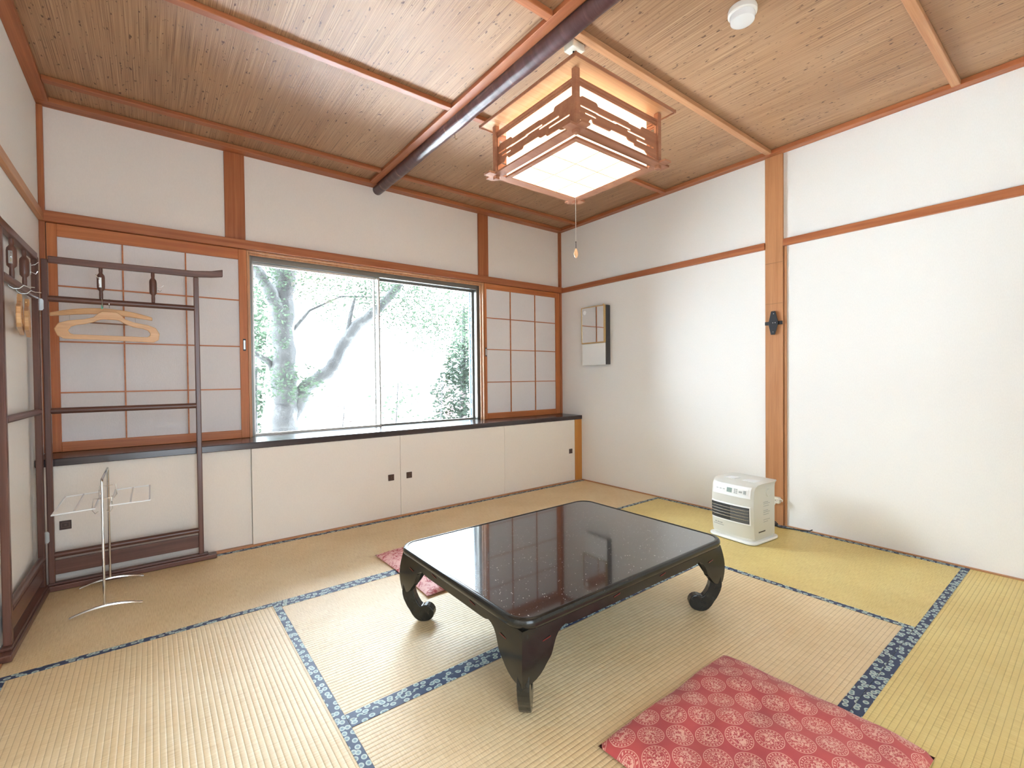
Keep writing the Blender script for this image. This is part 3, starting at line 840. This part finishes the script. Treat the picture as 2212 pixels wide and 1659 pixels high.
# ------------------------------------------------------------------ cushions
def cushion(name, label, loc, hx, hy, h, material, seed):
    t = bpy.data.objects.new
    rnd = random.Random(seed)
    ph = [rnd.uniform(0, 6.28) for _ in range(6)]
    def prof(u, v):
        a = (1-abs(2*u-1)**3.2); b_ = (1-abs(2*v-1)**3.2)
        return (max(a, 0)*max(b_, 0))**.33
    def pos(u, v, top):
        x = (2*u-1); y = (2*v-1)
        # edges pulled in between pointed corners
        ex = hx*(1-.025*(1-y*y)); ey = hy*(1-.025*(1-x*x))
        p = prof(u, v)
        wr = .0035*math.sin(9*x+3*y+ph[0])*p + .0025*math.sin(14*y-5*x+ph[1])*p
        z = .007+(h-.007)*p+wr if top else .007-.0065*min(1, p*1.3)
        return (x*ex, y*ey, z)
    m = Mesh(); m.grid(48, 42, lambda u, v: pos(u, v, True)); m.grid(48, 42, lambda u, v: pos(u, v, False))
    o = obj(name, m, material, None, smooth=True, weld=True)
    o.location = loc
    return o
c = cushion('floor_cushion', '', (1.255, .560, .0017), .325, .282, .058, CUSH, 3)
tag(c, 'flat red floor cushion printed with pale round medallions, in front of the table', 'cushion', 'floor cushions')
c = cushion('floor_cushion', '', (1.275, 2.22, .0017), .300, .315, .030, CUSH2, 5)
tag(c, 'pinkish red creased floor cushion mostly hidden behind the low table', 'cushion', 'floor cushions')

# ------------------------------------------------------------------ fan heater
ht = thing('fan_heater', 'champagne and white fan heater standing on the mat beside the pillar', 'heater', (2.778, 1.418, .0018), local=True, rz=math.radians(-5))
# local: front faces -x, width along y
HW, HD, HH = .134, .245, .355
def hbody(z): return 0
prof = []
bm_ = Mesh()
lv = []
nlev = [(0.03, 0, 0), (.05, -.004, 0), (.10, -.010, 0), (.20, -.014, 0), (.28, -.012, 0), (.315, -.006, 0), (.335, .006, -.002), (.346, .022, -.006), (.352, .045, -.012)]
def hloop(front, ins):
    o = []
    n_ = 10
    for i in range(n_+1):       # bowed front
        t = i/n_*2-1
        o.append((front-.012*(1-t*t)+.010*(abs(t)**8), -t*(HW-ins)))
    o += [(HD-.02, -(HW-ins)), (HD-ins, -(HW-.02-ins)), (HD-ins, (HW-.02-ins)), (HD-.02, (HW-ins))]
    return o
loops = [[(x, y, z) for x, y in hloop(f, i)] for z, f, i in nlev]
n = len(loops[0]); vs = [p for l in loops for p in l]
fs = [(i*n+j, i*n+(j+1) % n, (i+1)*n+(j+1) % n, (i+1)*n+j) for i in range(len(loops)-1) for j in range(n)]
fs += [tuple(range(n))[::-1], tuple(range((len(loops)-1)*n, len(loops)*n))]
hb_ = obj('housing', Mesh().add(vs, fs), HBODY, ht, smooth=True)
bs = [(x, y) for x, y in rrect(.148, .150, .045)]
obj('base_plate', Mesh().prism([(x+.118, y) for x, y in bs], .002, .016, lambda a, b, t: (a, b, t)), HWHITE, ht, bevel=.004)
obj('base_foot', Mesh().prism([(x*.97+.118, y*.97) for x, y in bs], 0, .0019, lambda a, b, t: (a, b, t)), HDARK, ht)
obj('plinth', Mesh().prism([(x*.86+.118, y*.86) for x, y in bs], .0161, .0305, lambda a, b, t: (a, b, t)), HBODY, ht, bevel=.002)
def fx(y, z, off=0):
    ff_ = 0
    for (z0, f0, _), (z1, f1, _) in zip(nlev, nlev[1:]):
        if z0 <= z <= z1: ff_ = f0+(f1-f0)*(z-z0)/(z1-z0)
    t = y/HW
    return ff_-.012*(1-t*t)+.010*(abs(t)**8)-off
def front_patch(y0, y1, z0, z1, off, th, ny=10, nz=4, skew=0):
    m = Mesh()
    def P(u, v, o): 
        y = y0+(y1-y0)*u; z = z0+(z1-z0)*v+skew*(1-(y/HW)**2)
        return (fx(y, max(.031, min(.351, z)), off+o), y, z)
    a = [P(i/ny, j/nz, th) for j in range(nz+1) for i in range(ny+1)]; b_ = [P(i/ny, j/nz, 0) for j in range(nz+1) for i in range(ny+1)]
    k_ = len(a); fs = []
    for j in range(nz):
        for i in range(ny):
            q = j*(ny+1)+i; fs.append((q, q+1, q+ny+2, q+ny+1)); fs.append((k_+q, k_+q+ny+1, k_+q+ny+2, k_+q+1))
    for i in range(ny):
        fs.append((i, k_+i, k_+i+1, i+1)); q = nz*(ny+1)+i; fs.append((q, q+1, k_+q+1, k_+q))
    for j in range(nz):
        q = j*(ny+1); fs.append((q, q+ny+1, k_+q+ny+1, k_+q)); q += ny; fs.append((q, k_+q, k_+q+ny+1, q+ny+1))
    return m.add(a+b_, fs)
# white surround band above, grille, control panel
obj('upper_white_trim', front_patch(-.120, .120, .268, .334, .0012, .0022, nz=8), HWHITE, ht, bevel=.001)
obj('control_panel', front_patch(-.108, .112, .284, .322, .0036, .0012, nz=6), mat('panel_silver', (.80, .80, .77), .3), ht)
obj('display', front_patch(-.012, .020, .290, .316, .0050, .0010, nz=4), LCD, ht)
bt = Mesh()
for y in (-.030, -.042): 
    for z in (.292, .302, .312): bt.v, bt.f = bt.v, bt.f; q = front_patch(y-.004, y+.004, z-.003, z+.003, .0050, .0008, 2, 1); bt.add(q.v, q.f)
q = front_patch(-.074, -.056, .296, .306, .0050, .0012, 3, 1); bt.add(q.v, q.f)
q = front_patch(-.096, -.082, .292, .312, .0050, .0014, 3, 2); bt.add(q.v, q.f)
for y in (.040, .062, .085):
    q = front_patch(y-.007, y+.007, .300, .304, .0050, .0006, 2, 1); bt.add(q.v, q.f)
objs('button', bt, GREY, ht)
obj('grille_surround', front_patch(-.122, .131, .112, .222, .0012, .0030, nz=8), HWHITE, ht, bevel=.001)
gl = obj('grille_opening', front_patch(-.116, .129, .120, .214, .0044, .0008, nz=8), HDARK, ht)
for z in (.196, .178, .160, .142):
    obj('louvre', front_patch(-.114, .128, z, z+.0022, .0054, .004, 12, 1), mat('louvre_bright', (.75, .75, .75), .2, metal=.9) if z == .196 else bpy.data.materials['louvre_bright'], ht)
obj('louvre_panel', front_patch(-.114, -.005, .121, .207, .0053, .0006, nz=6), mat('grille_grey', (.10, .10, .10), .4), ht)
lt = Mesh()
for i, (y, wdt) in enumerate(((.100, .010), (.082, .008), (.070, .006), (.058, .010))):
    q = front_patch(y-wdt/2, y+wdt/2, .086, .093, .0006, .0008, 2, 1); lt.add(q.v, q.f)
q = front_patch(.045, .118, .074, .078, .0006, .0008, 4, 1); lt.add(q.v, q.f)
obj('front_print', lt, GREY, ht)
hs_ = Mesh().lathe([(.001, 0), (.024, 0), (.022, -.006), (.016, -.004), (.001, -.003)][::-1], (.15, -HW-.0002, .290), 28, 'y')
obj('side_handle', hs_, HBODY, ht, smooth=True)
ss = Mesh()
for z, L_ in ((.235, .05), (.225, .07), (.212, .06), (.185, .05), (.175, .07), (.162, .06), (.13, .07), (.118, .05)):
    ss.box(.10, .10+L_, -HW-.0012, -HW-.0002, z, z+.0025)
obj('side_print', ss, GREY, ht)
obj('side_vent', Mesh().box(.05, .12, -HW-.0014, -HW-.0002, .062, .069), HDARK, ht)
tp = Mesh().box(.07, .14, -.10, -.02, .3522, .3535).box(.07, .14, .03, .10, .3522, .3535)
objs('top_label', tp, HWHITE, ht)
obj('power_cord', Mesh().tube([(HD+.004, -.10, .16), (HD+.03, -.115, .21), (HD+.075, -.118, .222), (HD+.115, -.110, .205), (HD+.135, -.098, .190)], .004, 8), WPLAST, ht, smooth=True)

# outlet box on the pillar
ob = thing('outlet_box', 'cream double power outlet fixed low on the pillar behind the heater', 'power outlet', (XR-.03, 1.375, .145))
obj('outlet_body', B(XR-.048, XR-.0165, 1.345, 1.404, .148, .188), OFFW, ob, bevel=.004)
sl = Mesh()
for y in (1.362, 1.388):
    for d in (-.005, .005): sl.box(XR-.0490, XR-.0481, y+d-.001, y+d+.001, .164, .174)
objs('outlet_slot', sl, BLACK, ob)
# black cable bundle on the floor
cp = []
for i in range(60):
    a = i/59*2*PI*3.2
    cp.append((3.175+.035*math.cos(a)*(1+.2*math.sin(i*.7)), 1.372+.045*math.sin(a)+.0, .012+.010*abs(math.sin(i*.9))+.0003*i))
cp += [(3.19, 1.32, .012), (3.215, 1.28, .009), (3.235, 1.24, .008), (3.252, 1.20, .008), (3.258, 1.17, .012), (3.262, 1.155, .022)]
cb = Mesh().tube(cp, .0035, 8)
tag(obj('cable', cb, CORD, smooth=True), 'black coiled cable lying on the mat between heater and pillar', 'cable')

# ------------------------------------------------------------------ pillar bracket
bk = thing('wall_bracket', 'black pointed metal bracket mounted on the wooden pillar', 'bracket', (XR-.02, 1.388, 1.34))
yb = 1.386
shp = [(yb-.010, 1.262), (yb+.016, 1.262), (yb+.032, 1.335), (yb+.030, 1.345), (yb+.014, 1.417), (yb-.012, 1.417), (yb-.030, 1.345), (yb-.030, 1.335)]
obj('bracket_plate', Mesh().prism(shp, XR-.032, XR-.026, lambda a, b, t: (t, a, b)), BLACK, bk, bevel=.002)
obj('bracket_strap', B(XR-.026, XR-.0165, 1.333, 1.442, 1.327, 1.350), CORD, bk, bevel=.002)
sc = Mesh()
for y, z in ((yb-.002, 1.40), (yb+.002, 1.34), (yb-.012, 1.34), (yb+.001, 1.28)): sc.lathe([(.003, 0), (.0025, -.0015), (.0005, -.0018)], (XR-.032, y, z), 10, 'x')
objs('bracket_screw', sc, STEEL, bk)

# ------------------------------------------------------------------ wall mirror
mi = thing('wall_mirror', 'dark box mirror with gold frame hung on the right wall near the corner', 'mirror', (XR-.02, 2.94, 1.11))
my0, my1, mz0, mz1 = 2.795, 3.092, 1.105, 1.640
obj('mirror_case', B(XR-.052, XR-.0005, my0, my1, mz0, mz1), mat('case_dark', (.055, .052, .055), .35), mi, bevel=.004)
obj('lower_panel', B(XR-.0545, XR-.0523, my0+.012, my1-.001, mz0-.003, mz0+.195), mat('glossy_white_panel', (.86, .88, .87), .12), mi, bevel=.001)
z0, z1 = mz0+.196, mz1+.002
a0, a1 = my0+.006, my1
fr = Mesh()
X0, X1 = XR-.066, XR-.0525
fr.box(X0, X1, a0, a0+.020, z0, z1).box(X0, X1, a1-.006, a1, z0, z1).box(X0, X1, a0+.020, a1-.006, z1-.008, z1).box(X0, X1, a0+.020, a1-.006, z0, z0+.012)
objs('gold_frame_bar', fr, GOLD, mi, bevel=.003)
obj('mirror_glass', B(X0+.004, X0+.006, a0+.020, a1-.006, z0+.012, z1-.008), MIRROR, mi)
obj('round_sticker', Mesh().lathe([(.001, 0), (.020, 0), (.020, -.001), (.001, -.001)][::-1], (X0+.0038, a1-.040, z1-.050), 24, 'x'), WCOAT, mi)
obj('frame_knob', Mesh().lathe([(.001, -.006), (.005, -.004), (.005, .004), (.001, .006)], (X0+.005, a0+.020, z1+.004), 12, 'z'), GOLD, mi, smooth=True)

# ------------------------------------------------------------------ folding clothes rack
rk = thing('clothes_rack', 'dark wooden two-panel folding kimono rack standing in the left corner', 'clothes rack', (-.395, 3.10, .0018))
YR = 3.098
def rack_panel(T_, far):
    """T_(s, t, z): s along the panel from the hinge, t out of its plane"""
    L = .618
    def bar(s0, s1, t0, t1, z0, z1):
        return Mesh().add([T_(s, t, z) for z in (z0, z1) for t in (t0, t1) for s in (s0, s1)],
                          [(0, 2, 3, 1), (4, 5, 7, 6), (0, 1, 5, 4), (2, 6, 7, 3), (0, 4, 6, 2), (1, 3, 7, 5)])
    def rod(s0, s1, z, r=.0145):
        return Mesh().tube([T_(s0, 0, z), T_(s1, 0, z)], r, 14)
    MW = DX if not far else DY
    obj('post', bar(0, .024, -.012, .012, .036, 1.578), DZ, rk, bevel=.004)
    obj('post', bar(L-.024, L, -.012, .012, .036, 1.5625), DZ, rk, bevel=.004)
    top = Mesh(); st = [(.024, 1.578, .016), (.20, 1.577, .016), (.45, 1.5795, .016), (L-.02, 1.580, .0165), (L+.06, 1.588, .0175), (L+.115, 1.6000, .020)]
    vs = []
    for s, z, h in st:
        vs += [T_(s, -.012, z-h), T_(s, .012, z-h), T_(s, .012, z+h), T_(s, -.012, z+h)]
    fs = [(0, 1, 2, 3), tuple(range(len(vs)-4, len(vs)))[::-1]]
    for i in range(len(st)-1):
        for j in range(4): fs.append((i*4+j, (i+1)*4+j, (i+1)*4+(j+1) % 4, i*4+(j+1) % 4))
    obj('top_rail', Mesh().add(vs, fs), MW, rk, bevel=.004)
    for z in (1.393, .858, .168): obj('cross_rail', rod(.022, L-.022, z), MW, rk, smooth=True)
    obj('lower_board', bar(.022, L-.022, -.006, .006, .074, .143), MW, rk, bevel=.003)
    ft = Mesh(); st = [(-.002, .002), (.0, .0)]
    ft = bar(-.004, L+.06, -.022, .022, 0.0, .026)
    obj('foot_beam', ft, MW, rk, bevel=.004)
    obj('foot_step', bar(-.002, L+.02, -.016, .016, .0262, .038), MW, rk, bevel=.003)
    for s in (.212, .418):
        sp = Mesh(); prof_ = [(.0085, 1.408), (.009, 1.43), (.008, 1.446), (.0165, 1.456), (.0175, 1.47), (.0175, 1.515), (.016, 1.525), (.008, 1.536), (.009, 1.548), (.0085, 1.563)]
        vs = []; n_ = 12
        for r, z in prof_:
            for j in range(n_): vs.append(T_(s+r*.9*math.cos(2*PI*j/n_), r*.9*math.sin(2*PI*j/n_), z))
        fs = [(i*n_+j, i*n_+(j+1) % n_, (i+1)*n_+(j+1) % n_, (i+1)*n_+j) for i in range(len(prof_)-1) for j in range(n_)]
        s1 = obj('spindle', Mesh().add(vs, fs), DZ, rk, smooth=True)
        side = -1 if s < .3 else 1
        if s < .3:
            pl = bar(s-.008, s+.004, -.0195, -.0168, 1.462, 1.512)
            hooks = [[(s-.004, -.0195, 1.502), (s-.008, -.030, 1.506), (s-.016, -.040, 1.520)], [(s-.004, -.0195, 1.474), (s-.006, -.034, 1.466), (s-.006, -.040, 1.478)]]
        else:
            pl = bar(s+.0165, s+.0190, -.006, .006, 1.462, 1.512)
            hooks = [[(s+.019, 0, 1.488), (s+.034, -.004, 1.490), (s+.044, -.006, 1.500)], [(s+.019, 0, 1.474), (s+.030, -.003, 1.468), (s+.034, -.003, 1.478)]]
        p = obj('hook_plate', pl, STEEL, s1, bevel=.001)
        m = Mesh()
        for h in hooks: m.tube([T_(*q) for q in h], .0018, 6)
        objs('coat_hook', m, CHROME, s1, smooth=True)
XR0 = -.402
rack_panel(lambda s, t, z: (XR0+s, YR+t, z+.0018), False)
DXL, DYL = -.02, -1.0
nrm_ = math.hypot(DXL, DYL)
rack_panel(lambda s, t, z: (-.418+s*DXL/nrm_-t*DYL/nrm_*(-1), YR-.020+s*DYL/nrm_-t*DXL/nrm_, z+.0018), True)
hg = Mesh()
for z in (1.335, .235):
    hg.box(-.430, -.413, YR-.026, YR-.0125 - .006, z, z+.05) if False else None
    hg.prism([(-.415, z), (-.399, z), (-.394, z+.008), (-.394, z+.047), (-.399, z+.055), (-.415, z+.055)], YR-.0155, YR-.0125, lambda a, b, t: (a, t, b))
objs('hinge', hg, STEEL, rk)

# ------------------------------------------------------------------ hangers
def ribbon_loop(outer, inner, t0, t1, fn):
    n = len(outer); m = Mesh()
    vs = [fn(a, b, t) for t in (t0, t1) for lp in (outer, inner) for a, b in lp]
    def I(t, l, i): return t*2*n+l*n+i % n
    fs = []
    for i in range(n):
        fs.append((I(0, 0, i), I(0, 0, i+1), I(0, 1, i+1), I(0, 1, i)))
        fs.append((I(1, 0, i), I(1, 1, i), I(1, 1, i+1), I(1, 0, i+1)))
        fs.append((I(0, 0, i), I(1, 0, i), I(1, 0, i+1), I(0, 0, i+1)))
        fs.append((I(0, 1, i), I(0, 1, i+1), I(1, 1, i+1), I(1, 1, i)))
    return m.add(vs, fs)
def resample(p, n):
    p = p+[p[0]]; d = [0]
    for a, b in zip(p, p[1:]): d.append(d[-1]+math.hypot(b[0]-a[0], b[1]-a[1]))
    out = []
    for i in range(n):
        t = d[-1]*i/n; k_ = 0
        while d[k_+1] < t: k_ += 1
        u = (t-d[k_])/(d[k_+1]-d[k_]+1e-9)
        out.append((p[k_][0]+(p[k_+1][0]-p[k_][0])*u, p[k_][1]+(p[k_+1][1]-p[k_][1])*u))
    return out
def loop_hanger(label, fn, loc):
    t = thing('clothes_hanger', label, 'clothes hanger', loc, 'wooden hangers on the clothes rack')
    # start both loops at the top middle, same direction
    outer = [(0, -.044), (.028, -.045), (.044, -.058), (.060, -.078), (.095, -.092), (.150, -.102), (.184, -.116), (.199, -.145), (.195, -.178), (.172, -.192), (0, -.188), (-.168, -.186), (-.190, -.172), (-.201, -.140), (-.186, -.112), (-.150, -.098), (-.095, -.088), (-.060, -.076), (-.044, -.058), (-.028, -.045)]
    inner = [(0, -.084), (.028, -.085), (.042, -.090), (.058, -.102), (.092, -.116), (.128, -.122), (.150, -.130), (.160, -.146), (.156, -.160), (.145, -.165), (0, -.164), (-.132, -.164), (-.144, -.160), (-.152, -.146), (-.142, -.128), (-.122, -.118), (-.092, -.112), (-.058, -.100), (-.042, -.090), (-.028, -.085)]
    obj('hanger_loop', ribbon_loop(outer, inner, -.019, -.005, fn), HGW, t, bevel=.003, seg=3)
    hk = [(0, 0, -.050), (0, 0, -.030), (.003, 0, -.022), (.010, 0, -.014), (.0205, 0, -.004), (.0225, 0, .008), (.014, 0, .019), (0, 0, .0235), (-.014, 0, .019), (-.021, 0, .009)]
    obj('hook', Mesh().tube([fn(a*.0+b_, c_, a) if False else fn(0, c_, a*1.0) for a, b_, c_ in [(-.055, 0, -.011), (-.037, 0, -.011), (-.024, 0, -.006), (-.012, 0, -.0195), (.004, 0, -.022), (.016, 0, -.014), (.021, 0, 0), (.016, 0, .013), (.004, 0, .021)]], .0019, 8), STEEL, t, smooth=True)
    return t
def curved_hanger(label, fn, loc, tagc=None):
    t = thing('clothes_hanger', label, 'clothes hanger', loc, 'wooden hangers on the clothes rack')
    up_ = []; lo = []
    for i in range(25):
        u = i/24*2-1
        z = -.026-.034*abs(u)**2.0
        th = .030*(1-.45*abs(u)**3)
        up_.append((u*.195, z)); lo.append((u*.195, z-th))
    obj('shoulder_piece', Mesh().prism(up_+lo[::-1], .006, .024, fn), HGW, t, bevel=.004, seg=3)
    obj('trouser_bar', Mesh().tube([fn(-.13, -.098, .014), fn(.13, -.104, .014)], .0035, 8), wood('dark_bar_'+str(len(bpy.data.materials)), (.30, .15, .08), (.2, .09, .05), 'x'), t, smooth=True)
    objs('bar_wire', Mesh().tube([fn(.125, -.052, .014), fn(.125, -.104, .014)], .0012, 6).tube([fn(-.125, -.052, .014), fn(-.125, -.098, .014)], .0012, 6), STEEL, t)
    obj('hook', Mesh().tube([fn(0, c_, a) for a, c_ in [(-.040, .014), (-.028, .012), (-.021, .000), (-.010, -.0195), (.004, -.022), (.016, -.014), (.021, 0), (.016, .013), (.004, .021)]], .0019, 8), STEEL, t, smooth=True)
    if tagc: obj('paper_tag', Mesh().add([fn(x, y, z) for z in (-.002, -.001) for x, y in ((-.006, -.030), (.001, -.030), (.001, -.010), (-.006, -.010))], [(0, 1, 2, 3), (4, 7, 6, 5), (0, 4, 5, 1), (1, 5, 6, 2), (2, 6, 7, 3), (3, 7, 4, 0)]), tagc, t)
    return t
ZR = 1.393+.0018-.004
def swing(cx, cy, ang, dz=0):
    ca, sa = math.cos(ang), math.sin(ang)
    def f(a, b, t):
        # a along hanger, b height, t across; when called for hooks a is 0
        return (cx+ca*a-sa*t, cy+sa*a+ca*t, ZR+dz+b)
    return f
def hookfix(fn): return fn
loop_hanger('pale wooden loop hanger with a trouser bar hanging in front on the rack', (lambda g: (lambda a, b, t: g(a, b, t)))(swing(-.160, YR-.004, .04)), (-.165, YR, ZR-.15))
curved_hanger('curved wooden hanger hanging behind the loop hanger on the rack', swing(-.185, YR+.002, -.05), (-.178, YR, ZR-.1), GREENTAG)
XLp = -.423
loop_hanger('wooden hanger seen edge-on at the left, nearer the viewer', swing(XLp+.004, 2.66, PI/2+.13, 0), (XLp, 2.66, ZR-.15))
loop_hanger('wooden hanger seen edge-on at the left, nearer the corner', swing(XLp+.004, 2.80, PI/2+.13, 0), (XLp, 2.80, ZR-.15))

# ------------------------------------------------------------------ towel stand
ts = thing('towel_stand', 'chrome towel stand with white wire wings in the left corner', 'towel stand', (-.175, 2.87, .0018))
sxn, syn, syf = -.177, 2.680, 3.040
zt_ = .572
fr_ = Mesh().tube([(sxn, syn, .02), (sxn, syn, zt_-.012), (sxn, syn+.004, zt_-.003), (sxn, syn+.014, zt_), (sxn, syf-.014, zt_), (sxn, syf-.004, zt_-.003), (sxn, syf, zt_-.012), (sxn, syf, .02)], .0050, 12)
obj('loop_frame', fr_, CHROME, ts, smooth=True)
for y in (syn, syf):
    pts = []; 
    m = Mesh(); st = 12; vs = []
    for i in range(st+1):
        u = i/st*2-1
        x = sxn+.008+u*.122; z = .0018+.020*(1-u*u); h = .005+.004*(1-abs(u)); wv = .008
        vs += [(x, y-wv, z), (x, y+wv, z), (x, y+wv*.6, z+h), (x, y-wv*.6, z+h)]
    fs = [(0, 1, 2, 3), tuple(range(len(vs)-4, len(vs)))[::-1]]
    for i in range(st):
        for j in range(4): fs.append((i*4+j, (i+1)*4+j, (i+1)*4+(j+1) % 4, i*4+(j+1) % 4))
    obj('foot', m.add(vs, fs), CHROME, ts, bevel=.0015)
zw = .458
for s_, xi, xo in ((-1, sxn-.022, sxn-.152), (1, sxn+.028, sxn+.162)):
    y0, y1 = syn-.045 if s_ < 0 else syn-.03, syf-.02
    m = Mesh(); zi, zo = zw+.004, zw+(-.002 if s_ < 0 else .006)
    m.tube([(xi, y0, zi), (xo, y0, zo), (xo, y1, zo), (xi, y1, zi)], .0034, 8, closed=True)
    xm = (xi+xo)/2; m.tube([(xm, y0, (zi+zo)/2), (xm, y1, (zi+zo)/2)], .0034, 8)
    w_ = obj('wire_wing', m, WCOAT, ts, smooth=True, label='white coated wire rack')
    b_ = Mesh()
    for y in (syn+.01, syf-.03):
        b_.tube([(sxn, y, zw+.03), (sxn+s_*.030, y, zw+.034), (sxn+s_*.034, y, zw-.015), (sxn+s_*.024, y-.006, zw-.03), (sxn+s_*.014, y-.006, zw-.02)], .0019, 6)
    objs('wing_bracket', b_, CHROME, ts, smooth=True)

# ------------------------------------------------------------------ garden
struct('ground', B(-14, 30, 3.9, 60, -2.7, -2.5), GRAVEL)
def leaves(m, cx, cy, cz, rx, ry, rz, n, size, rnd):
    for _ in range(n):
        while True:
            a, b_, c_ = rnd.uniform(-1, 1), rnd.uniform(-1, 1), rnd.uniform(-1, 1)
            if a*a+b_*b_+c_*c_ < 1: break
        p = Vector((cx+a*rx, cy+b_*ry, cz+c_*rz)); s_ = size*rnd.uniform(.6, 1.3)
        d = Vector((rnd.gauss(0, 1), rnd.gauss(0, 1), rnd.gauss(0, .45))).normalized(); e = d.orthogonal().normalized()
        e = (e*math.cos(rnd.uniform(0, 6.28))+d.cross(e)*math.sin(rnd.uniform(0, 6.28))).normalized()
        m.add([p-d*s_, p+e*s_*.38, p+d*s_, p-e*s_*.38], [(0, 1, 2, 3)])
def limb(pts, rs, seed, n=12):
    rnd = random.Random(seed); P_ = []; R_ = []
    for (a, ra), (b_, rb) in zip(list(zip(pts, rs))[:-1], list(zip(pts, rs))[1:]):
        for i in range(5):
            t = i/5; P_.append(tuple(a[k_]+(b_[k_]-a[k_])*t+rnd.uniform(-.10, .10)*ra for k_ in range(3))); R_.append((ra+(rb-ra)*t)*rnd.uniform(.93, 1.08))
    P_.append(pts[-1]); R_.append(rs[-1])
    return P_, R_
def tree(name, label, base, limbs, blobs, leafm, leafsize, seed, group=None, cat='tree', trunkname='trunk'):
    rnd = random.Random(seed)
    t = thing(name, label, cat, base, group)
    for i, (pts, rs) in enumerate(limbs):
        P_, R_ = limb(pts, rs, seed+i)
        obj(trunkname if i == 0 else 'branch', Mesh().tube(P_, R_, 12), BARK, t, smooth=True)
    m = Mesh()
    for b_ in blobs: leaves(m, *b_[:6], b_[6], leafsize, rnd)
    o = obj('foliage', m, leafm, t); o['kind'] = 'stuff'
    return t
tree('broad_tree', 'large grey forked tree trunk with pale leaves outside the window', (1.38, 7, -2.5),
     [([(1.36, 7, -2.5), (1.37, 7, -.3), (1.39, 7, .45), (1.43, 7, 1.0), (1.44, 7.05, 1.9), (1.50, 7.1, 2.6), (1.55, 7.1, 4.0)], [.30, .26, .235, .20, .165, .175, .12]),
      ([(1.50, 7, .42), (1.72, 6.95, .88), (2.05, 6.9, 1.14), (2.20, 6.9, 1.45), (2.42, 6.9, 1.78), (2.75, 6.9, 2.05), (3.1, 6.8, 2.5), (3.5, 6.7, 3.2)], [.12, .105, .095, .085, .078, .07, .06, .04]),
      ([(1.40, 7, 1.85), (1.28, 6.9, 2.15), (1.10, 6.8, 2.42), (.9, 6.7, 2.8)], [.11, .085, .07, .05]),
      ([(2.28, 6.9, 1.6), (2.36, 6.95, 1.95), (2.45, 7, 2.25)], [.04, .03, .02]),
      ([(1.36, 7, 1.0), (1.22, 6.9, 1.25), (.95, 6.8, 1.4)], [.06, .04, .03]),
      ([(1.60, 7.1, 1.7), (1.85, 7.2, 2.0), (2.3, 7.2, 2.25), (3.2, 7.1, 2.3)], [.03, .02, .012, .006])],
     [(2.3, 7.2, 2.5, 1.6, .9, .45, 4800), (3.6, 7.0, 2.3, 1.2, .9, .6, 4200), (1.2, 6.8, 2.5, .8, .7, .35, 900), (1.5, 6.6, .95, .38, .3, .28, 600), (1.15, 6.7, 1.7, .35, .5, .5, 600), (4.4, 7.3, 2.0, 1.0, .8, .7, 2600), (2.7, 7.4, 2.05, 1.0, .5, .35, 900), (3.9, 7.2, 1.7, .8, .5, .35, 500)],
     LEAF1, .027, 11, cat='tree')
tree('evergreen_shrub', 'pale green bushy shrub outside at the left edge of the window', (1.2, 8, -2.5),
     [([(1.25, 8.2, -2.5), (1.25, 8.2, 0), (1.3, 8.2, 1.2)], [.06, .05, .02])],
     [(1.45, 8.4, 1.0, .45, .5, .9, 1300), (1.3, 8.4, 2.0, .5, .5, .6, 800), (1.5, 8.4, -.1, .4, .4, .5, 300)], LEAF2, .05, 21, cat='shrub', trunkname='stem')
tree('tall_conifer', 'darker green conical tree outside at the right edge of the window', (5.55, 9, -2.5),
     [([(5.55, 9, -2.5), (5.55, 9, 0), (5.6, 9, 2.6)], [.12, .09, .03])],
     [(5.45, 9, -.2, 1.0, .8, .6, 1800), (5.5, 9, .6, .72, .7, .65, 1700), (5.6, 9, 1.3, .45, .5, .6, 1100), (5.75, 9, 2.0, .4, .5, .6, 600)], LEAF3, .06, 31)
rs_ = random.Random(5)
for i, (x, y, h, lm) in enumerate(((2.6, 8.5, .55, LEAF4), (3.5, 8.2, .95, LEAF1), (4.05, 7.5, .95, LEAF4), (4.75, 6.6, .55, LEAF1), (1.95, 10.4, .55, LEAF1))):
    zt_g = h
    tree('slender_sapling', ['low reddish sapling beside the big trunk outside', 'thin leaning sapling outside behind the window mullion', 'slender sapling with faint reddish leaves outside in the right pane',
         'leafy sapling outside in front of the conical tree', 'low pale shrubby sapling close behind the big trunk'][i], (x, y, -2.5),
         [([(x, y, -2.5), (x+.05, y, -.6), (x+.15, y, h)], [.03, .02, .008])],
         [(x+.1, y, h-.35, .55, .4, .40, 170), (x+.2, y, h-.9, .6, .4, .4, 150)], lm, .045, 40+i, cat='sapling', trunkname='stem')
